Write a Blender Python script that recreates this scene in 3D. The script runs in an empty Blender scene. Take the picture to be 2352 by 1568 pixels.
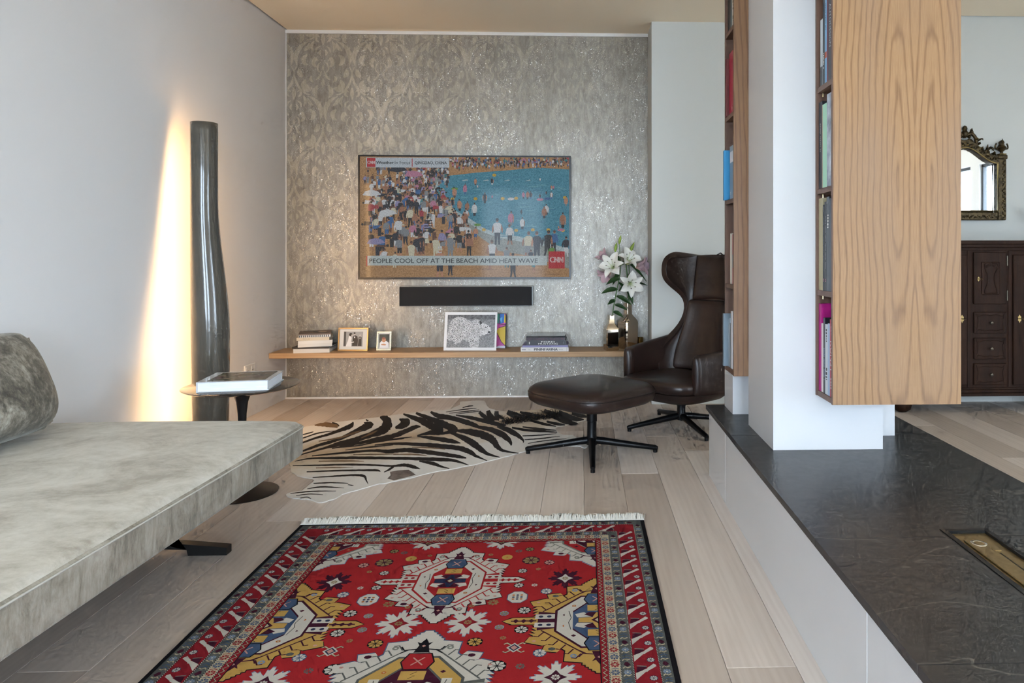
import bpy, bmesh, math, random
from mathutils import Vector, Matrix, Euler
from mathutils.geometry import tessellate_polygon

SC = bpy.context.scene
COL = SC.collection
PI = math.pi
random.seed(7)

# ---------------------------------------------------------------- camera
FPX, CX, CY, CAM_Z, YAW = 1620.0, 1396.0, 580.0, 1.12, math.radians(2.1)
cam_d = bpy.data.cameras.new('camera')
cam = bpy.data.objects.new('camera', cam_d)
COL.objects.link(cam)
cam.location = (0, 0, CAM_Z)
cam.rotation_euler = (PI / 2, 0, -YAW)
cam_d.sensor_width = 36
cam_d.lens = FPX / 2352 * 36
cam_d.shift_x = -(CX - 1176) / 2352
cam_d.shift_y = -(784 - CY) / 2352
cam_d.clip_start = 0.05
SC.camera = cam

# ---------------------------------------------------------------- world and exposure
w = bpy.data.worlds.new('overcast_sky'); SC.world = w; w.use_nodes = True
nt = w.node_tree
bg = nt.nodes['Background']
bg.inputs['Color'].default_value = (0.74, 0.87, 1.05, 1)
bg.inputs['Strength'].default_value = 17.0
SC.view_settings.view_transform = 'Standard'
SC.view_settings.look = 'None'
SC.view_settings.exposure = 0.59
SC.view_settings.gamma = 1.0
SC.view_settings.use_curve_mapping = False
SC.cycles.use_denoising = True
SC.cycles.max_bounces = 6
SC.cycles.diffuse_bounces = 5
SC.cycles.glossy_bounces = 3
SC.cycles.transparent_max_bounces = 6
SC.cycles.use_adaptive_sampling = True
SC.cycles.adaptive_threshold = 0.10
SC.cycles.adaptive_min_samples = 14
SC.cycles.sample_clamp_indirect = 8.0
SC.cycles.caustics_reflective = False
SC.cycles.caustics_refractive = False

# daylight portals in the window openings of the wall behind the camera
def portal(c, wd, ht, rotz):
    l = bpy.data.lights.new('window_portal', 'AREA'); l.shape = 'RECTANGLE'
    l.size, l.size_y = wd, ht
    l.cycles.is_portal = True
    o = bpy.data.objects.new('window_portal', l); COL.objects.link(o)
    o.location = c
    o.rotation_euler = (PI / 2, 0, rotz)          # faces into the room

# ---------------------------------------------------------------- helpers
def ray(u, v):
    r, t = (u - CX) / FPX, (CY - v) / FPX
    c, s = math.cos(YAW), math.sin(YAW)
    return Vector((r * c + s, c - r * s, t))
def at(u, v, z=None, y=None, x=None):
    """the point of the room at a height z, a depth y or a side distance x"""
    d = ray(u, v)
    k = (z - CAM_Z) / d.z if z is not None else (y / d.y if y is not None else x / d.x)
    return Vector((0, 0, CAM_Z)) + d * k

def lin(c):
    return c / 12.92 if c <= 0.04045 else ((c + 0.055) / 1.055) ** 2.4
def rgb(h):
    if isinstance(h, str):
        h = h.lstrip('#')
        return tuple(lin(int(h[i:i + 2], 16) / 255) for i in (0, 2, 4)) + (1,)
    return tuple(h) + (1,) if len(h) == 3 else tuple(h)

class N:
    """small node-tree writer"""
    def __init__(self, name):
        self.m = bpy.data.materials.new(name); self.m.use_nodes = True
        self.t = self.m.node_tree
        self.b = self.t.nodes['Principled BSDF']
    def n(self, typ, **kw):
        nd = self.t.nodes.new(typ)
        for k, v in kw.items():
            if k in nd.inputs: self.put(nd.inputs[k], v)
            else: setattr(nd, k, v)
        return nd
    def put(self, sock, v):
        if isinstance(v, bpy.types.NodeSocket): self.t.links.new(v, sock)
        elif isinstance(v, bpy.types.Node): self.t.links.new(v.outputs[0], sock)
        else: sock.default_value = v
    def math(self, op, a, b=None, c=None, clamp=False):
        nd = self.t.nodes.new('ShaderNodeMath'); nd.operation = op; nd.use_clamp = clamp
        for i, q in enumerate((a, b, c)):
            if q is not None: self.put(nd.inputs[i], q)
        return nd.outputs[0]
    def ramp(self, fac, stops, interp='LINEAR'):
        nd = self.t.nodes.new('ShaderNodeValToRGB'); nd.color_ramp.interpolation = interp
        e = nd.color_ramp.elements
        while len(e) < len(stops): e.new(0.5)
        for el, (p, c) in zip(e, stops): el.position = p; el.color = rgb(c)
        self.put(nd.inputs[0], fac)
        return nd.outputs[0]
    def mix(self, fac, a, b, mode='MIX'):
        nd = self.t.nodes.new('ShaderNodeMix'); nd.data_type = 'RGBA'; nd.blend_type = mode
        self.put(nd.inputs[0], fac); self.put(nd.inputs[6], a); self.put(nd.inputs[7], b)
        return nd.outputs[2]
    def coord(self, kind='Object', scale=(1, 1, 1), loc=(0, 0, 0), rot=(0, 0, 0)):
        tc = self.t.nodes.new('ShaderNodeTexCoord'); mp = self.t.nodes.new('ShaderNodeMapping')
        mp.inputs['Scale'].default_value = scale; mp.inputs['Location'].default_value = loc
        mp.inputs['Rotation'].default_value = rot
        self.t.links.new(tc.outputs[kind], mp.inputs[0])
        return mp.outputs[0]
    def world(self, scale=(1, 1, 1), rot=(0, 0, 0)):
        g = self.t.nodes.new('ShaderNodeNewGeometry'); mp = self.t.nodes.new('ShaderNodeMapping')
        mp.inputs['Scale'].default_value = scale; mp.inputs['Rotation'].default_value = rot
        self.t.links.new(g.outputs['Position'], mp.inputs[0])
        return mp.outputs[0]
    def noise(self, vec, scale, detail=4, rough=0.6, dist=0.0):
        return self.n('ShaderNodeTexNoise', Vector=vec, Scale=scale, Detail=detail, Roughness=rough, Distortion=dist).outputs[0]
    def bump(self, h, strength=0.2, dist=0.01, normal=None):
        nd = self.n('ShaderNodeBump', Height=h, Strength=strength, Distance=dist)
        if normal is not None: self.put(nd.inputs['Normal'], normal)
        return nd.outputs[0]
    def set(self, **kw):
        names = {'color': 'Base Color', 'rough': 'Roughness', 'metal': 'Metallic', 'spec': 'Specular IOR Level', 'normal': 'Normal',
                 'sheen': 'Sheen Weight', 'sheen_rough': 'Sheen Roughness', 'coat': 'Coat Weight', 'coat_rough': 'Coat Roughness', 'emit': 'Emission Color', 'emit_s': 'Emission Strength',
                 'sheen_tint': 'Sheen Tint', 'trans': 'Transmission Weight', 'sss': 'Subsurface Weight'}
        for k, v in kw.items():
            if k in ('color', 'emit', 'sheen_tint') and not isinstance(v, (bpy.types.NodeSocket, bpy.types.Node)): v = rgb(v)
            self.put(self.b.inputs[names[k]], v)
        return self.m

_M = {}
def flat(h, rough=0.5, metal=0.0, spec=0.5, **kw):
    key = ('flat', str(h), rough, metal, spec, str(kw))
    if key not in _M:
        q = N('plain_' + str(h).strip('#()').replace(', ', '_'))
        _M[key] = q.set(color=h, rough=rough, metal=metal, spec=spec, **kw)
    return _M[key]
def speckled(name, c1, c2, scale, rough=0.6, bump=0.0, stretch=(1, 1, 1), **kw):
    q = N(name); v = q.coord('Object', stretch); f = q.noise(v, scale)
    q.set(color=q.ramp(f, [(0.3, c1), (0.7, c2)]), rough=rough, **kw)
    if bump: q.set(normal=q.bump(f, bump, 0.004))
    return q.m
def screen_col(h, s=1.0):
    key = ('scr', h, s)
    if key not in _M:
        q = N('screen_' + h.strip('#'))
        f = q.noise(q.coord('Object', (1, 1, 1.6)), 120, 5, 0.85)
        c = q.mix(q.ramp(f, [(0.34, (0, 0, 0)), (0.66, (1, 1, 1))]), q.mix(0.10, rgb(h), rgb('#ffffff')), q.mix(0.62, rgb(h), rgb('#14181e')))
        _M[key] = q.set(color='#050505', rough=0.08, spec=0.07, emit=c, emit_s=s * 0.53)
        q.m.cycles.emission_sampling = 'NONE'
    return _M[key]

# ------------------------------------------------ objects
def link(name, me, parent=None, mats=None, smooth=False):
    o = bpy.data.objects.new(name, me); COL.objects.link(o)
    if parent is not None: o.parent = parent
    if mats is not None:
        for m in (mats if isinstance(mats, (list, tuple)) else [mats]): me.materials.append(m)
    if smooth:
        for p in me.polygons: p.use_smooth = True
    return o
def tag(o, label=None, cat=None, group=None, kind=None):
    if label: o['label'] = label
    if cat: o['category'] = cat
    if group: o['group'] = group
    if kind: o['kind'] = kind
    return o
def thing(name, label, cat, loc=(0, 0, 0), rotz=0.0, group=None):
    o = bpy.data.objects.new(name, None); COL.objects.link(o)
    o.location = loc; o.rotation_euler = (0, 0, rotz); o.empty_display_size = 0.05
    return tag(o, label, cat, group)
def from_bm(name, bm, parent=None, mats=None, smooth=False):
    bmesh.ops.recalc_face_normals(bm, faces=bm.faces)
    me = bpy.data.meshes.new(name); bm.to_mesh(me); bm.free()
    return link(name, me, parent, mats, smooth)
def box_bm(x0, x1, y0, y1, z0, z1, bev=0.0, seg=2, bm=None):
    own = bm is None
    b = bmesh.new()
    vs = [b.verts.new((x, y, z)) for x in (x0, x1) for y in (y0, y1) for z in (z0, z1)]
    for f in ((0, 1, 3, 2), (4, 6, 7, 5), (0, 4, 5, 1), (2, 3, 7, 6), (0, 2, 6, 4), (1, 5, 7, 3)):
        b.faces.new([vs[i] for i in f])
    bmesh.ops.recalc_face_normals(b, faces=b.faces)
    if bev > 0:
        bmesh.ops.bevel(b, geom=list(b.edges), offset=bev, segments=seg, profile=0.5, affect='EDGES')
    if own: return b
    tmp = bpy.data.meshes.new('tmp'); b.to_mesh(tmp); b.free(); bm.from_mesh(tmp); bpy.data.meshes.remove(tmp)
    return bm
def box(name, x0, x1, y0, y1, z0, z1, mats, parent=None, bev=0.0, seg=2, smooth=False):
    return from_bm(name, box_bm(x0, x1, y0, y1, z0, z1, bev, seg), parent, mats, smooth)
def pydata(name, verts, faces, parent=None, mats=None, smooth=False):
    me = bpy.data.meshes.new(name); me.from_pydata([tuple(v) for v in verts], [], faces); me.update()
    return link(name, me, parent, mats, smooth)
def lathe_data(prof, seg=32, cx=0, cy=0):
    vs, fs = [], []
    for r, z in prof:
        for k in range(seg):
            a = 2 * PI * k / seg
            vs.append((cx + r * math.cos(a), cy + r * math.sin(a), z))
    for i in range(len(prof) - 1):
        for k in range(seg):
            k2 = (k + 1) % seg
            fs.append((i * seg + k, i * seg + k2, (i + 1) * seg + k2, (i + 1) * seg + k))
    fs.append(tuple(range(seg))[::-1]); n = (len(prof) - 1) * seg; fs.append(tuple(n + k for k in range(seg)))
    return vs, fs
def lathe(name, prof, mats, parent=None, seg=32, cx=0, cy=0, smooth=True):
    vs, fs = lathe_data(prof, seg, cx, cy)
    o = pydata(name, vs, fs, parent, mats, smooth)
    autosmooth(o); return o
def autosmooth(o, ang=40):
    me = o.data
    bm = bmesh.new(); bm.from_mesh(me)
    bmesh.ops.recalc_face_normals(bm, faces=bm.faces)
    for e in bm.edges:
        e.smooth = not (len(e.link_faces) == 2 and e.calc_face_angle(0) > math.radians(ang))
    for f in bm.faces: f.smooth = True
    bm.to_mesh(me); bm.free()
def tube_data(pts, radii, seg=8, cap=True, flat_y=1.0):
    pts = [Vector(p) for p in pts]
    if not isinstance(radii, (list, tuple)): radii = [radii] * len(pts)
    vs, fs = [], []
    up = Vector((0, 0, 1))
    for i, p in enumerate(pts):
        d = (pts[min(i + 1, len(pts) - 1)] - pts[max(i - 1, 0)]).normalized()
        ref = up if abs(d.z) < 0.95 else Vector((1, 0, 0))
        a = d.cross(ref).normalized(); b = a.cross(d).normalized()
        for k in range(seg):
            t = 2 * PI * k / seg
            vs.append(p + a * math.cos(t) * radii[i] + b * math.sin(t) * radii[i] * flat_y)
    for i in range(len(pts) - 1):
        for k in range(seg):
            k2 = (k + 1) % seg
            fs.append((i * seg + k, i * seg + k2, (i + 1) * seg + k2, (i + 1) * seg + k))
    if cap:
        fs.append(tuple(range(seg))[::-1]); n = (len(pts) - 1) * seg; fs.append(tuple(n + k for k in range(seg)))
    return vs, fs
def tube(name, pts, radii, mats, parent=None, seg=8, flat_y=1.0):
    vs, fs = tube_data(pts, radii, seg, True, flat_y)
    o = pydata(name, vs, fs, parent, mats, True); autosmooth(o, 50); return o
def merge(*parts):
    V, F = [], []
    for vs, fs in parts:
        n = len(V); V += [tuple(v) for v in vs]; F += [tuple(i + n for i in f) for f in fs]
    return V, F
def grid_faces(nu, nv, wrap_u=False):
    fs = []
    for j in range(nv - 1):
        for i in range(nu if wrap_u else nu - 1):
            i2 = (i + 1) % nu
            fs.append((j * nu + i, j * nu + i2, (j + 1) * nu + i2, (j + 1) * nu + i))
    return fs
def subsurf(o, lv=2):
    m = o.modifiers.new('smooth_surface', 'SUBSURF'); m.levels = lv; m.render_levels = lv
    for p in o.data.polygons: p.use_smooth = True
    return o
def solidify(o, t, off=0.0):
    m = o.modifiers.new('thickness', 'SOLIDIFY'); m.thickness = t; m.offset = off
    return o
def bez(p0, p1, p2, p3, n):
    out = []
    for i in range(n + 1):
        t = i / n; a = 1 - t
        out.append(tuple(a ** 3 * q0 + 3 * a * a * t * q1 + 3 * a * t * t * q2 + t ** 3 * q3 for q0, q1, q2, q3 in zip(p0, p1, p2, p3)))
    return out
def catmull(pts, n=6):
    out = []
    P = [pts[0]] + list(pts) + [pts[-1]]
    for i in range(1, len(P) - 2):
        for k in range(n):
            t = k / n
            out.append(tuple(0.5 * (2 * b + (c - a) * t + (2 * a - 5 * b + 4 * c - d) * t * t + (3 * b - a - 3 * c + d) * t ** 3)
                             for a, b, c, d in zip(P[i - 1], P[i], P[i + 1], P[i + 2])))
    out.append(tuple(pts[-1]))
    return out

class Print:
    """flat colour print: polygons in a plane, one mesh, one material per ink; later layers lie a hair higher"""
    def __init__(self, step=4e-5):
        self.p = []; self.step = step
    def add(self, ink, pts, layer=0):
        if len(pts) >= 3: self.p.append((ink, [tuple(q[:2]) for q in pts], layer))
    def ngon(self, ink, cx, cy, rx, ry=None, n=12, rot=0.0, layer=0):
        ry = rx if ry is None else ry
        self.add(ink, [(cx + rx * math.cos(rot + 2 * PI * k / n), cy + ry * math.sin(rot + 2 * PI * k / n)) for k in range(n)], layer)
    def rect(self, ink, x0, y0, x1, y1, layer=0):
        self.add(ink, [(x0, y0), (x1, y0), (x1, y1), (x0, y1)], layer)
    def line(self, ink, pts, wd, layer=0):
        """a stroke of width wd (or a list of widths) along pts"""
        L, R = [], []
        ws = wd if isinstance(wd, (list, tuple)) else [wd] * len(pts)
        for i, p in enumerate(pts):
            a, b = pts[max(i - 1, 0)], pts[min(i + 1, len(pts) - 1)]
            dx, dy = b[0] - a[0], b[1] - a[1]; l = math.hypot(dx, dy) or 1
            nx, ny = -dy / l * ws[i] / 2, dx / l * ws[i] / 2
            L.append((p[0] + nx, p[1] + ny)); R.append((p[0] - nx, p[1] - ny))
        for i in range(len(pts) - 1):
            self.add(ink, [L[i], L[i + 1], R[i + 1]], layer); self.add(ink, [L[i], R[i + 1], R[i]], layer)
    def clip(self, x0=None, x1=None, y0=None, y1=None, start=0):
        def half(pts, ax, lim, sgn):
            out = []
            for i, a in enumerate(pts):
                b = pts[(i + 1) % len(pts)]
                ia, ib = sgn * (a[ax] - lim) <= 0, sgn * (b[ax] - lim) <= 0
                if ia: out.append(a)
                if ia != ib:
                    t = (lim - a[ax]) / (b[ax] - a[ax])
                    out.append((a[0] + t * (b[0] - a[0]), a[1] + t * (b[1] - a[1])))
            return out
        res = self.p[:start]
        for ink, pts, ly in self.p[start:]:
            for ax, lim, sg in ((0, x0, -1), (0, x1, 1), (1, y0, -1), (1, y1, 1)):
                if lim is not None and pts: pts = half(pts, ax, lim, sg)
            if len(pts) >= 3: res.append((ink, pts, ly))
        self.p = res
    def build(self, name, inks, parent, O, U, V, NN, lift=0.0):
        O, U, V, NN = Vector(O), Vector(U), Vector(V), Vector(NN)
        order = []; vs = []; fs = []; mi = []
        for idx, (ink, pts, ly) in enumerate(self.p):
            if ink not in order: order.append(ink)
            n = len(vs); d = lift + (ly + (idx % 13) / 16) * self.step
            q = [O + U * x + V * y + NN * d for x, y in pts]
            vs += q
            if len(q) <= 4 and len(q) == 3: tri = [(0, 1, 2)]
            else:
                tri = tessellate_polygon([[Vector((x, y, 0)) for x, y in pts]])
            for t in tri:
                t = tuple(n + k for k in t)
                if (vs[t[1]] - vs[t[0]]).cross(vs[t[2]] - vs[t[0]]).dot(NN) < 0: t = t[::-1]
                fs.append(t); mi.append(order.index(ink))
        me = bpy.data.meshes.new(name); me.from_pydata([tuple(v) for v in vs], [], fs)
        o = link(name, me, parent, [inks[k] for k in order])
        me.polygons.foreach_set('material_index', mi); me.update()
        return o

def lettering(s, size, mat_, parent, O, U, V, NN, bold=0.0, align='CENTER', sx=1.0, name='lettering', spacing=1.0, lift=0.0006, fit=None):
    """a line of flat lettering laid on the plane O,U,V; size is the cap height, fit the width it fills"""
    cu = bpy.data.curves.new('lettering', 'FONT'); cu.body = s; cu.size = 1.0; cu.offset = bold
    cu.space_character = spacing; cu.resolution_u = 3; cu.fill_mode = 'FRONT'
    t = bpy.data.objects.new('tmp_text', cu); COL.objects.link(t)
    if bold > 0: cu.offset = 0.0
    dg = bpy.context.evaluated_depsgraph_get()
    me = bpy.data.meshes.new_from_object(t.evaluated_get(dg))
    bpy.data.objects.remove(t); bpy.data.curves.remove(cu)
    xs = [v.co.x for v in me.vertices]; x0, x1 = min(xs), max(xs)
    k = size / 0.69
    kx = k * sx if fit is None else fit / (x1 - x0)
    sh = {'CENTER': (x0 + x1) / 2, 'LEFT': x0, 'RIGHT': x1}[align]
    O, U, V, NN = Vector(O), Vector(U), Vector(V), Vector(NN)
    for v in me.vertices:
        v.co = O + U * ((v.co.x - sh) * kx) + V * (v.co.y * k) + NN * lift
    if bold > 0:      # a heavier stroke: the same letters again, set a touch to either side
        bm = bmesh.new(); bm.from_mesh(me); geo = list(bm.verts) + list(bm.edges) + list(bm.faces)
        for k_, sgn in enumerate((-1, 1)):
            r_ = bmesh.ops.duplicate(bm, geom=geo)
            bmesh.ops.translate(bm, verts=[g_ for g_ in r_['geom'] if isinstance(g_, bmesh.types.BMVert)], vec=U * (sgn * bold * kx * 1.2) + NN * (2e-5 * (k_ + 1)))
        bm.to_mesh(me); bm.free()
    me.name = name
    me.materials.clear()
    o = link(name, me, parent, mat_)
    return o

# ---------------------------------------------------------------- materials of the room
def m_plaster(name, c):
    q = N(name); v = q.world(); f = q.noise(v, 90, 3)
    q.set(color=c, rough=0.75, spec=0.2, normal=q.bump(f, 0.04, 0.002)); return q.m
WHITE = m_plaster('white_plaster', (0.78, 0.77, 0.765))
CEIL = m_plaster('ceiling_warm_lit', (0.93, 0.81, 0.63))  # the warm light on the ceiling is put into this colour
LACQ = speckled('white_lacquer', (0.63, 0.635, 0.645), (0.65, 0.655, 0.665), 3, 0.35)
WHITE_SHADED = m_plaster('white_plaster_shaded', (0.61, 0.625, 0.60))  # white plaster again, with the back-right wall's shade put into the colour
TRIM = flat((0.80, 0.79, 0.77), 0.5)

def m_oak():
    q = N('pale_limed_oak')
    oi = q.n('ShaderNodeObjectInfo')
    v = q.coord('Object')
    sh = q.n('ShaderNodeVectorMath', operation='ADD'); q.put(sh.inputs[0], v)
    cmb = q.n('ShaderNodeCombineXYZ', X=q.math('MULTIPLY', oi.outputs['Random'], 37.0), Y=q.math('MULTIPLY', oi.outputs['Random'], 91.0)); q.put(sh.inputs[1], cmb)
    mp = q.n('ShaderNodeMapping'); q.put(mp.inputs[0], sh.outputs[0]); mp.inputs['Scale'].default_value = (14, 0.9, 14)
    big = q.noise(mp.outputs[0], 1.0, 4, 0.6, 1.2)
    mp2 = q.n('ShaderNodeMapping'); q.put(mp2.inputs[0], sh.outputs[0]); mp2.inputs['Scale'].default_value = (150, 6, 150)
    fine = q.noise(mp2.outputs[0], 1.0, 3, 0.6)
    wv = q.n('ShaderNodeTexWave', wave_type='BANDS', bands_direction='X', Vector=mp.outputs[0], Scale=0.9, Distortion=6.0, Detail=2.0)
    f = q.math('ADD', q.math('MULTIPLY', big, 0.55), q.math('MULTIPLY', wv.outputs[1], 0.10))
    f = q.math('ADD', f, q.math('MULTIPLY', fine, 0.25))
    c = q.ramp(f, [(0.25, '#d6cac2'), (0.50, '#e3d9d2'), (0.8, '#ebe3dd')])
    tone = q.ramp(oi.outputs['Random'], [(0, '#d5cfc8'), (0.5, '#ebe6e0'), (1, '#ffffff')])
    c = q.mix(1.0, c, tone, 'MULTIPLY')
    q.set(color=c, rough=q.math('MULTIPLY_ADD', fine, 0.15, 0.42), spec=0.4, normal=q.bump(fine, 0.08, 0.002))
    return q.m
OAK = m_oak()

def m_walnut(name, xm, a, z0, dark='#5f4330', mid='#94714f', light='#b08d67', grey=0.6, along='X'):
    """book-matched walnut veneer with cathedral grain, mirrored about xm"""
    q = N(name)
    g = q.n('ShaderNodeNewGeometry'); sp = q.n('ShaderNodeSeparateXYZ', Vector=g.outputs['Position'])
    X = sp.outputs[along]; Z = sp.outputs['Z']
    x1 = q.math('ABSOLUTE', q.math('SUBTRACT', X, xm))
    pv = q.n('ShaderNodeCombineXYZ', X=q.math('MULTIPLY', x1, 7.0), Y=0.0, Z=q.math('MULTIPLY', Z, 1.6))
    d1 = q.noise(pv.outputs[0], 1.6, 3, 0.55)
    cl0 = q.noise(pv.outputs[0], 0.8, 2, 0.5)
    dx = q.math('DIVIDE', q.math('SUBTRACT', x1, a), 0.0150)
    dz = q.math('DIVIDE', q.math('SUBTRACT', Z, z0), 0.19)
    r = q.math('SQRT', q.math('ADD', q.math('MULTIPLY', dx, dx), q.math('MULTIPLY', dz, dz)))
    r = q.math('ADD', r, q.math('MULTIPLY', d1, 2.4))
    ph = q.math('ADD', q.math('MULTIPLY', r, 4.4), q.math('MULTIPLY', cl0, 5.0))
    band = q.math('MULTIPLY_ADD', q.math('SINE', ph), 0.5, 0.5)
    line = q.math('POWER', band, 5.0)
    fv = q.n('ShaderNodeCombineXYZ', X=q.math('MULTIPLY', x1, 320.0), Y=0.0, Z=q.math('MULTIPLY', Z, 12.0))
    fine = q.noise(fv.outputs[0], 1.0, 3, 0.65)
    cl = q.noise(pv.outputs[0], 0.55, 2, 0.5)
    f = q.math('ADD', q.math('MULTIPLY', line, 0.24), q.math('MULTIPLY', fine, 0.46))
    f = q.math('ADD', f, q.math('MULTIPLY', cl, 0.35))
    c = q.ramp(f, [(0.22, light), (0.5, mid), (0.86, dark)])
    c = q.mix(q.math('MULTIPLY', q.ramp(cl, [(0.4, (0, 0, 0)), (0.7, (1, 1, 1))]), grey), c, rgb('#9c8470'))
    q.set(color=c, rough=0.42, spec=0.35, normal=q.bump(fine, 0.05, 0.001))
    return q.m
WALNUT = m_walnut('walnut_veneer', 1.208, 0.062, 1.37)
WALNUT2 = m_walnut('walnut_veneer_narrow', 0.74, 0.15, 0.9, '#4f3524', '#7a573c', '#92704f', 0.2)
WEDGE = speckled('walnut_edge', '#6d5142', '#7d6152', 30, 0.5, stretch=(1, 1, 0.05))
WIN = speckled('walnut_inside', '#7a5a3c', '#93714e', 40, 0.5, stretch=(4, 4, 0.2))

def m_stone():
    q = N('honed_dark_stone'); v = q.world()
    n1 = q.noise(v, 3.0, 6, 0.65, 0.6); n2 = q.noise(v, 28, 5, 0.7); n3 = q.noise(v, 140, 3, 0.6)
    c = q.ramp(n1, [(0.3, '#2c2c2d'), (0.55, '#383737'), (0.75, '#434241')])
    fleck = q.ramp(q.noise(q.world((1, 1, 1)), 14, 6, 0.8, 1.5), [(0.70, (0, 0, 0)), (0.80, (1, 1, 1))])
    c = q.mix(q.math('MULTIPLY', fleck, 0.25), c, rgb('#8d8a84'))
    # a few thin pale veins
    vw = q.world((0.55, 2.6, 1), (0, 0, 0.12))
    nv = q.noise(vw, 1.35, 4, 0.5, 0.4)
    vein = q.ramp(q.math('ABSOLUTE', q.math('SUBTRACT', nv, 0.60)), [(0.0, (1, 1, 1)), (0.0035, (0, 0, 0))])
    c = q.mix(q.math('MULTIPLY', vein, 0.22), c, rgb('#a9a297'))
    b = q.bump(n2, 0.025, 0.003); b2 = q.bump(q.noise(q.world((1, 2.2, 1)), 45, 3, 0.6), 0.03, 0.002, b)
    q.set(color=c, rough=q.math('MULTIPLY_ADD', n2, 0.16, 0.27), spec=0.5, normal=b2)
    return q.m
STONE = m_stone()

def m_paper(name, lo, mid, hi, fade_to=None):
    """foil wallpaper over cork: mottled grey with bright metal flecks"""
    q = N(name); v = q.world()
    sv = q.world((1.5, 1.5, 0.55))
    n1 = q.noise(sv, 22, 6, 0.75); n2 = q.noise(q.world((60, 60, 9)), 1.0, 4, 0.7); n0 = q.noise(v, 2.2, 3, 0.5)
    f = q.math('ADD', q.math('MULTIPLY', n1, 0.55), q.math('MULTIPLY', n2, 0.30)); f = q.math('ADD', f, q.math('MULTIPLY', n0, 0.15))
    c = q.ramp(f, [(0.36, lo), (0.5, mid), (0.62, hi)])
    sx = q.n('ShaderNodeSeparateXYZ', Vector=v)
    if fade_to:          # the print is rubbed thin in large patches, and fades out rightwards and downwards
        base = q.ramp(f, [(0.36, fade_to[0]), (0.5, fade_to[1]), (0.62, fade_to[2])])
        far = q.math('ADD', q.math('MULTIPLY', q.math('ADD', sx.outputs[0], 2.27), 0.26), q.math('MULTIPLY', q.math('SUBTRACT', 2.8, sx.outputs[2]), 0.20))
        fade_f = q.math('ADD', far, q.math('MULTIPLY', q.math('SUBTRACT', q.noise(v, 5, 5, 0.7), 0.5), 1.1))
        c = q.mix(q.ramp(fade_f, [(0.15, (0.05, 0.05, 0.05)), (0.75, (0.86, 0.86, 0.86))]), c, base)
    strip = q.n('ShaderNodeTexWhiteNoise', noise_dimensions='1D', W=q.math('FLOOR', q.math('DIVIDE', q.math('ADD', sx.outputs[0], 2.32), 0.53)))
    c = q.mix(q.math('MULTIPLY', strip.outputs[0], 0.10), c, rgb('#5c5a55'))
    speck = q.ramp(q.noise(q.world((1, 1, 0.6)), 160, 2, 0.6), [(0.69, (0, 0, 0)), (0.74, (1, 1, 1))])
    c = q.mix(q.math('MULTIPLY', speck, 0.5), c, rgb('#4a443c'))
    # flecks: small torn scraps of bare foil, upright and level, each tilted its own way
    v1 = q.n('ShaderNodeTexVoronoi', Vector=q.world((120, 120, 60)), Scale=1.0)
    m1 = q.ramp(q.noise(q.world((250, 250, 105)), 1.0, 3, 0.7, 0.6), [(0.600, (0, 0, 0)), (0.630, (1, 1, 1))])
    m2 = q.ramp(q.noise(q.world((90, 90, 330)), 1.0, 2, 0.6, 0.3), [(0.67, (0, 0, 0)), (0.69, (1, 1, 1))])
    mask = q.math('MAXIMUM', m1, m2)
    patch = q.ramp(q.noise(q.world((1, 1, 0.7)), 7, 4, 0.7), [(0.40, (0, 0, 0)), (0.56, (1, 1, 1))])
    mask = q.math('MULTIPLY', mask, patch)
    t = q.n('ShaderNodeVectorMath', operation='SUBTRACT'); q.put(t.inputs[0], v1.outputs['Color']); t.inputs[1].default_value = (0.5, 0.5, 0.5)
    s = q.n('ShaderNodeVectorMath', operation='SCALE'); q.put(s.inputs[0], t.outputs[0]); q.put(s.inputs['Scale'], q.math('MULTIPLY', mask, 0.42))
    gn = q.n('ShaderNodeNewGeometry')
    bmp = q.bump(n1, 0.12, 0.004)
    a = q.n('ShaderNodeVectorMath', operation='ADD'); q.put(a.inputs[0], bmp); q.put(a.inputs[1], s.outputs[0])
    nn = q.n('ShaderNodeVectorMath', operation='NORMALIZE'); q.put(nn.inputs[0], a.outputs[0])
    c = q.mix(mask, c, rgb((0.80, 0.79, 0.76)))
    q.set(color=c, metal=q.math('MULTIPLY_ADD', mask, 0.66, 0.30), rough=q.math('MULTIPLY_ADD', mask, -0.20, 0.44), normal=nn.outputs[0], spec=0.4, coat=0.4, coat_rough=0.36)
    return q.m
PAPER = m_paper('foil_cork_wallpaper', '#7b766d', '#979288', '#aca69c')
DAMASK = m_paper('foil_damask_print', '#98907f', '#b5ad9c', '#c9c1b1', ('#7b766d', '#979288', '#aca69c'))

# ---------------------------------------------------------------- room shell
XL, XR, YB, YB2, YF, XS, HC = -2.27, 6.3, 5.5, 5.2, -2.6, 0.515, 2.828
def struct(o): return tag(o, kind='structure')

fl = struct(box('floor', XL - 0.1, XR + 0.1, YF - 0.1, YB + 0.1, -0.12, -0.0165, OAK))
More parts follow.
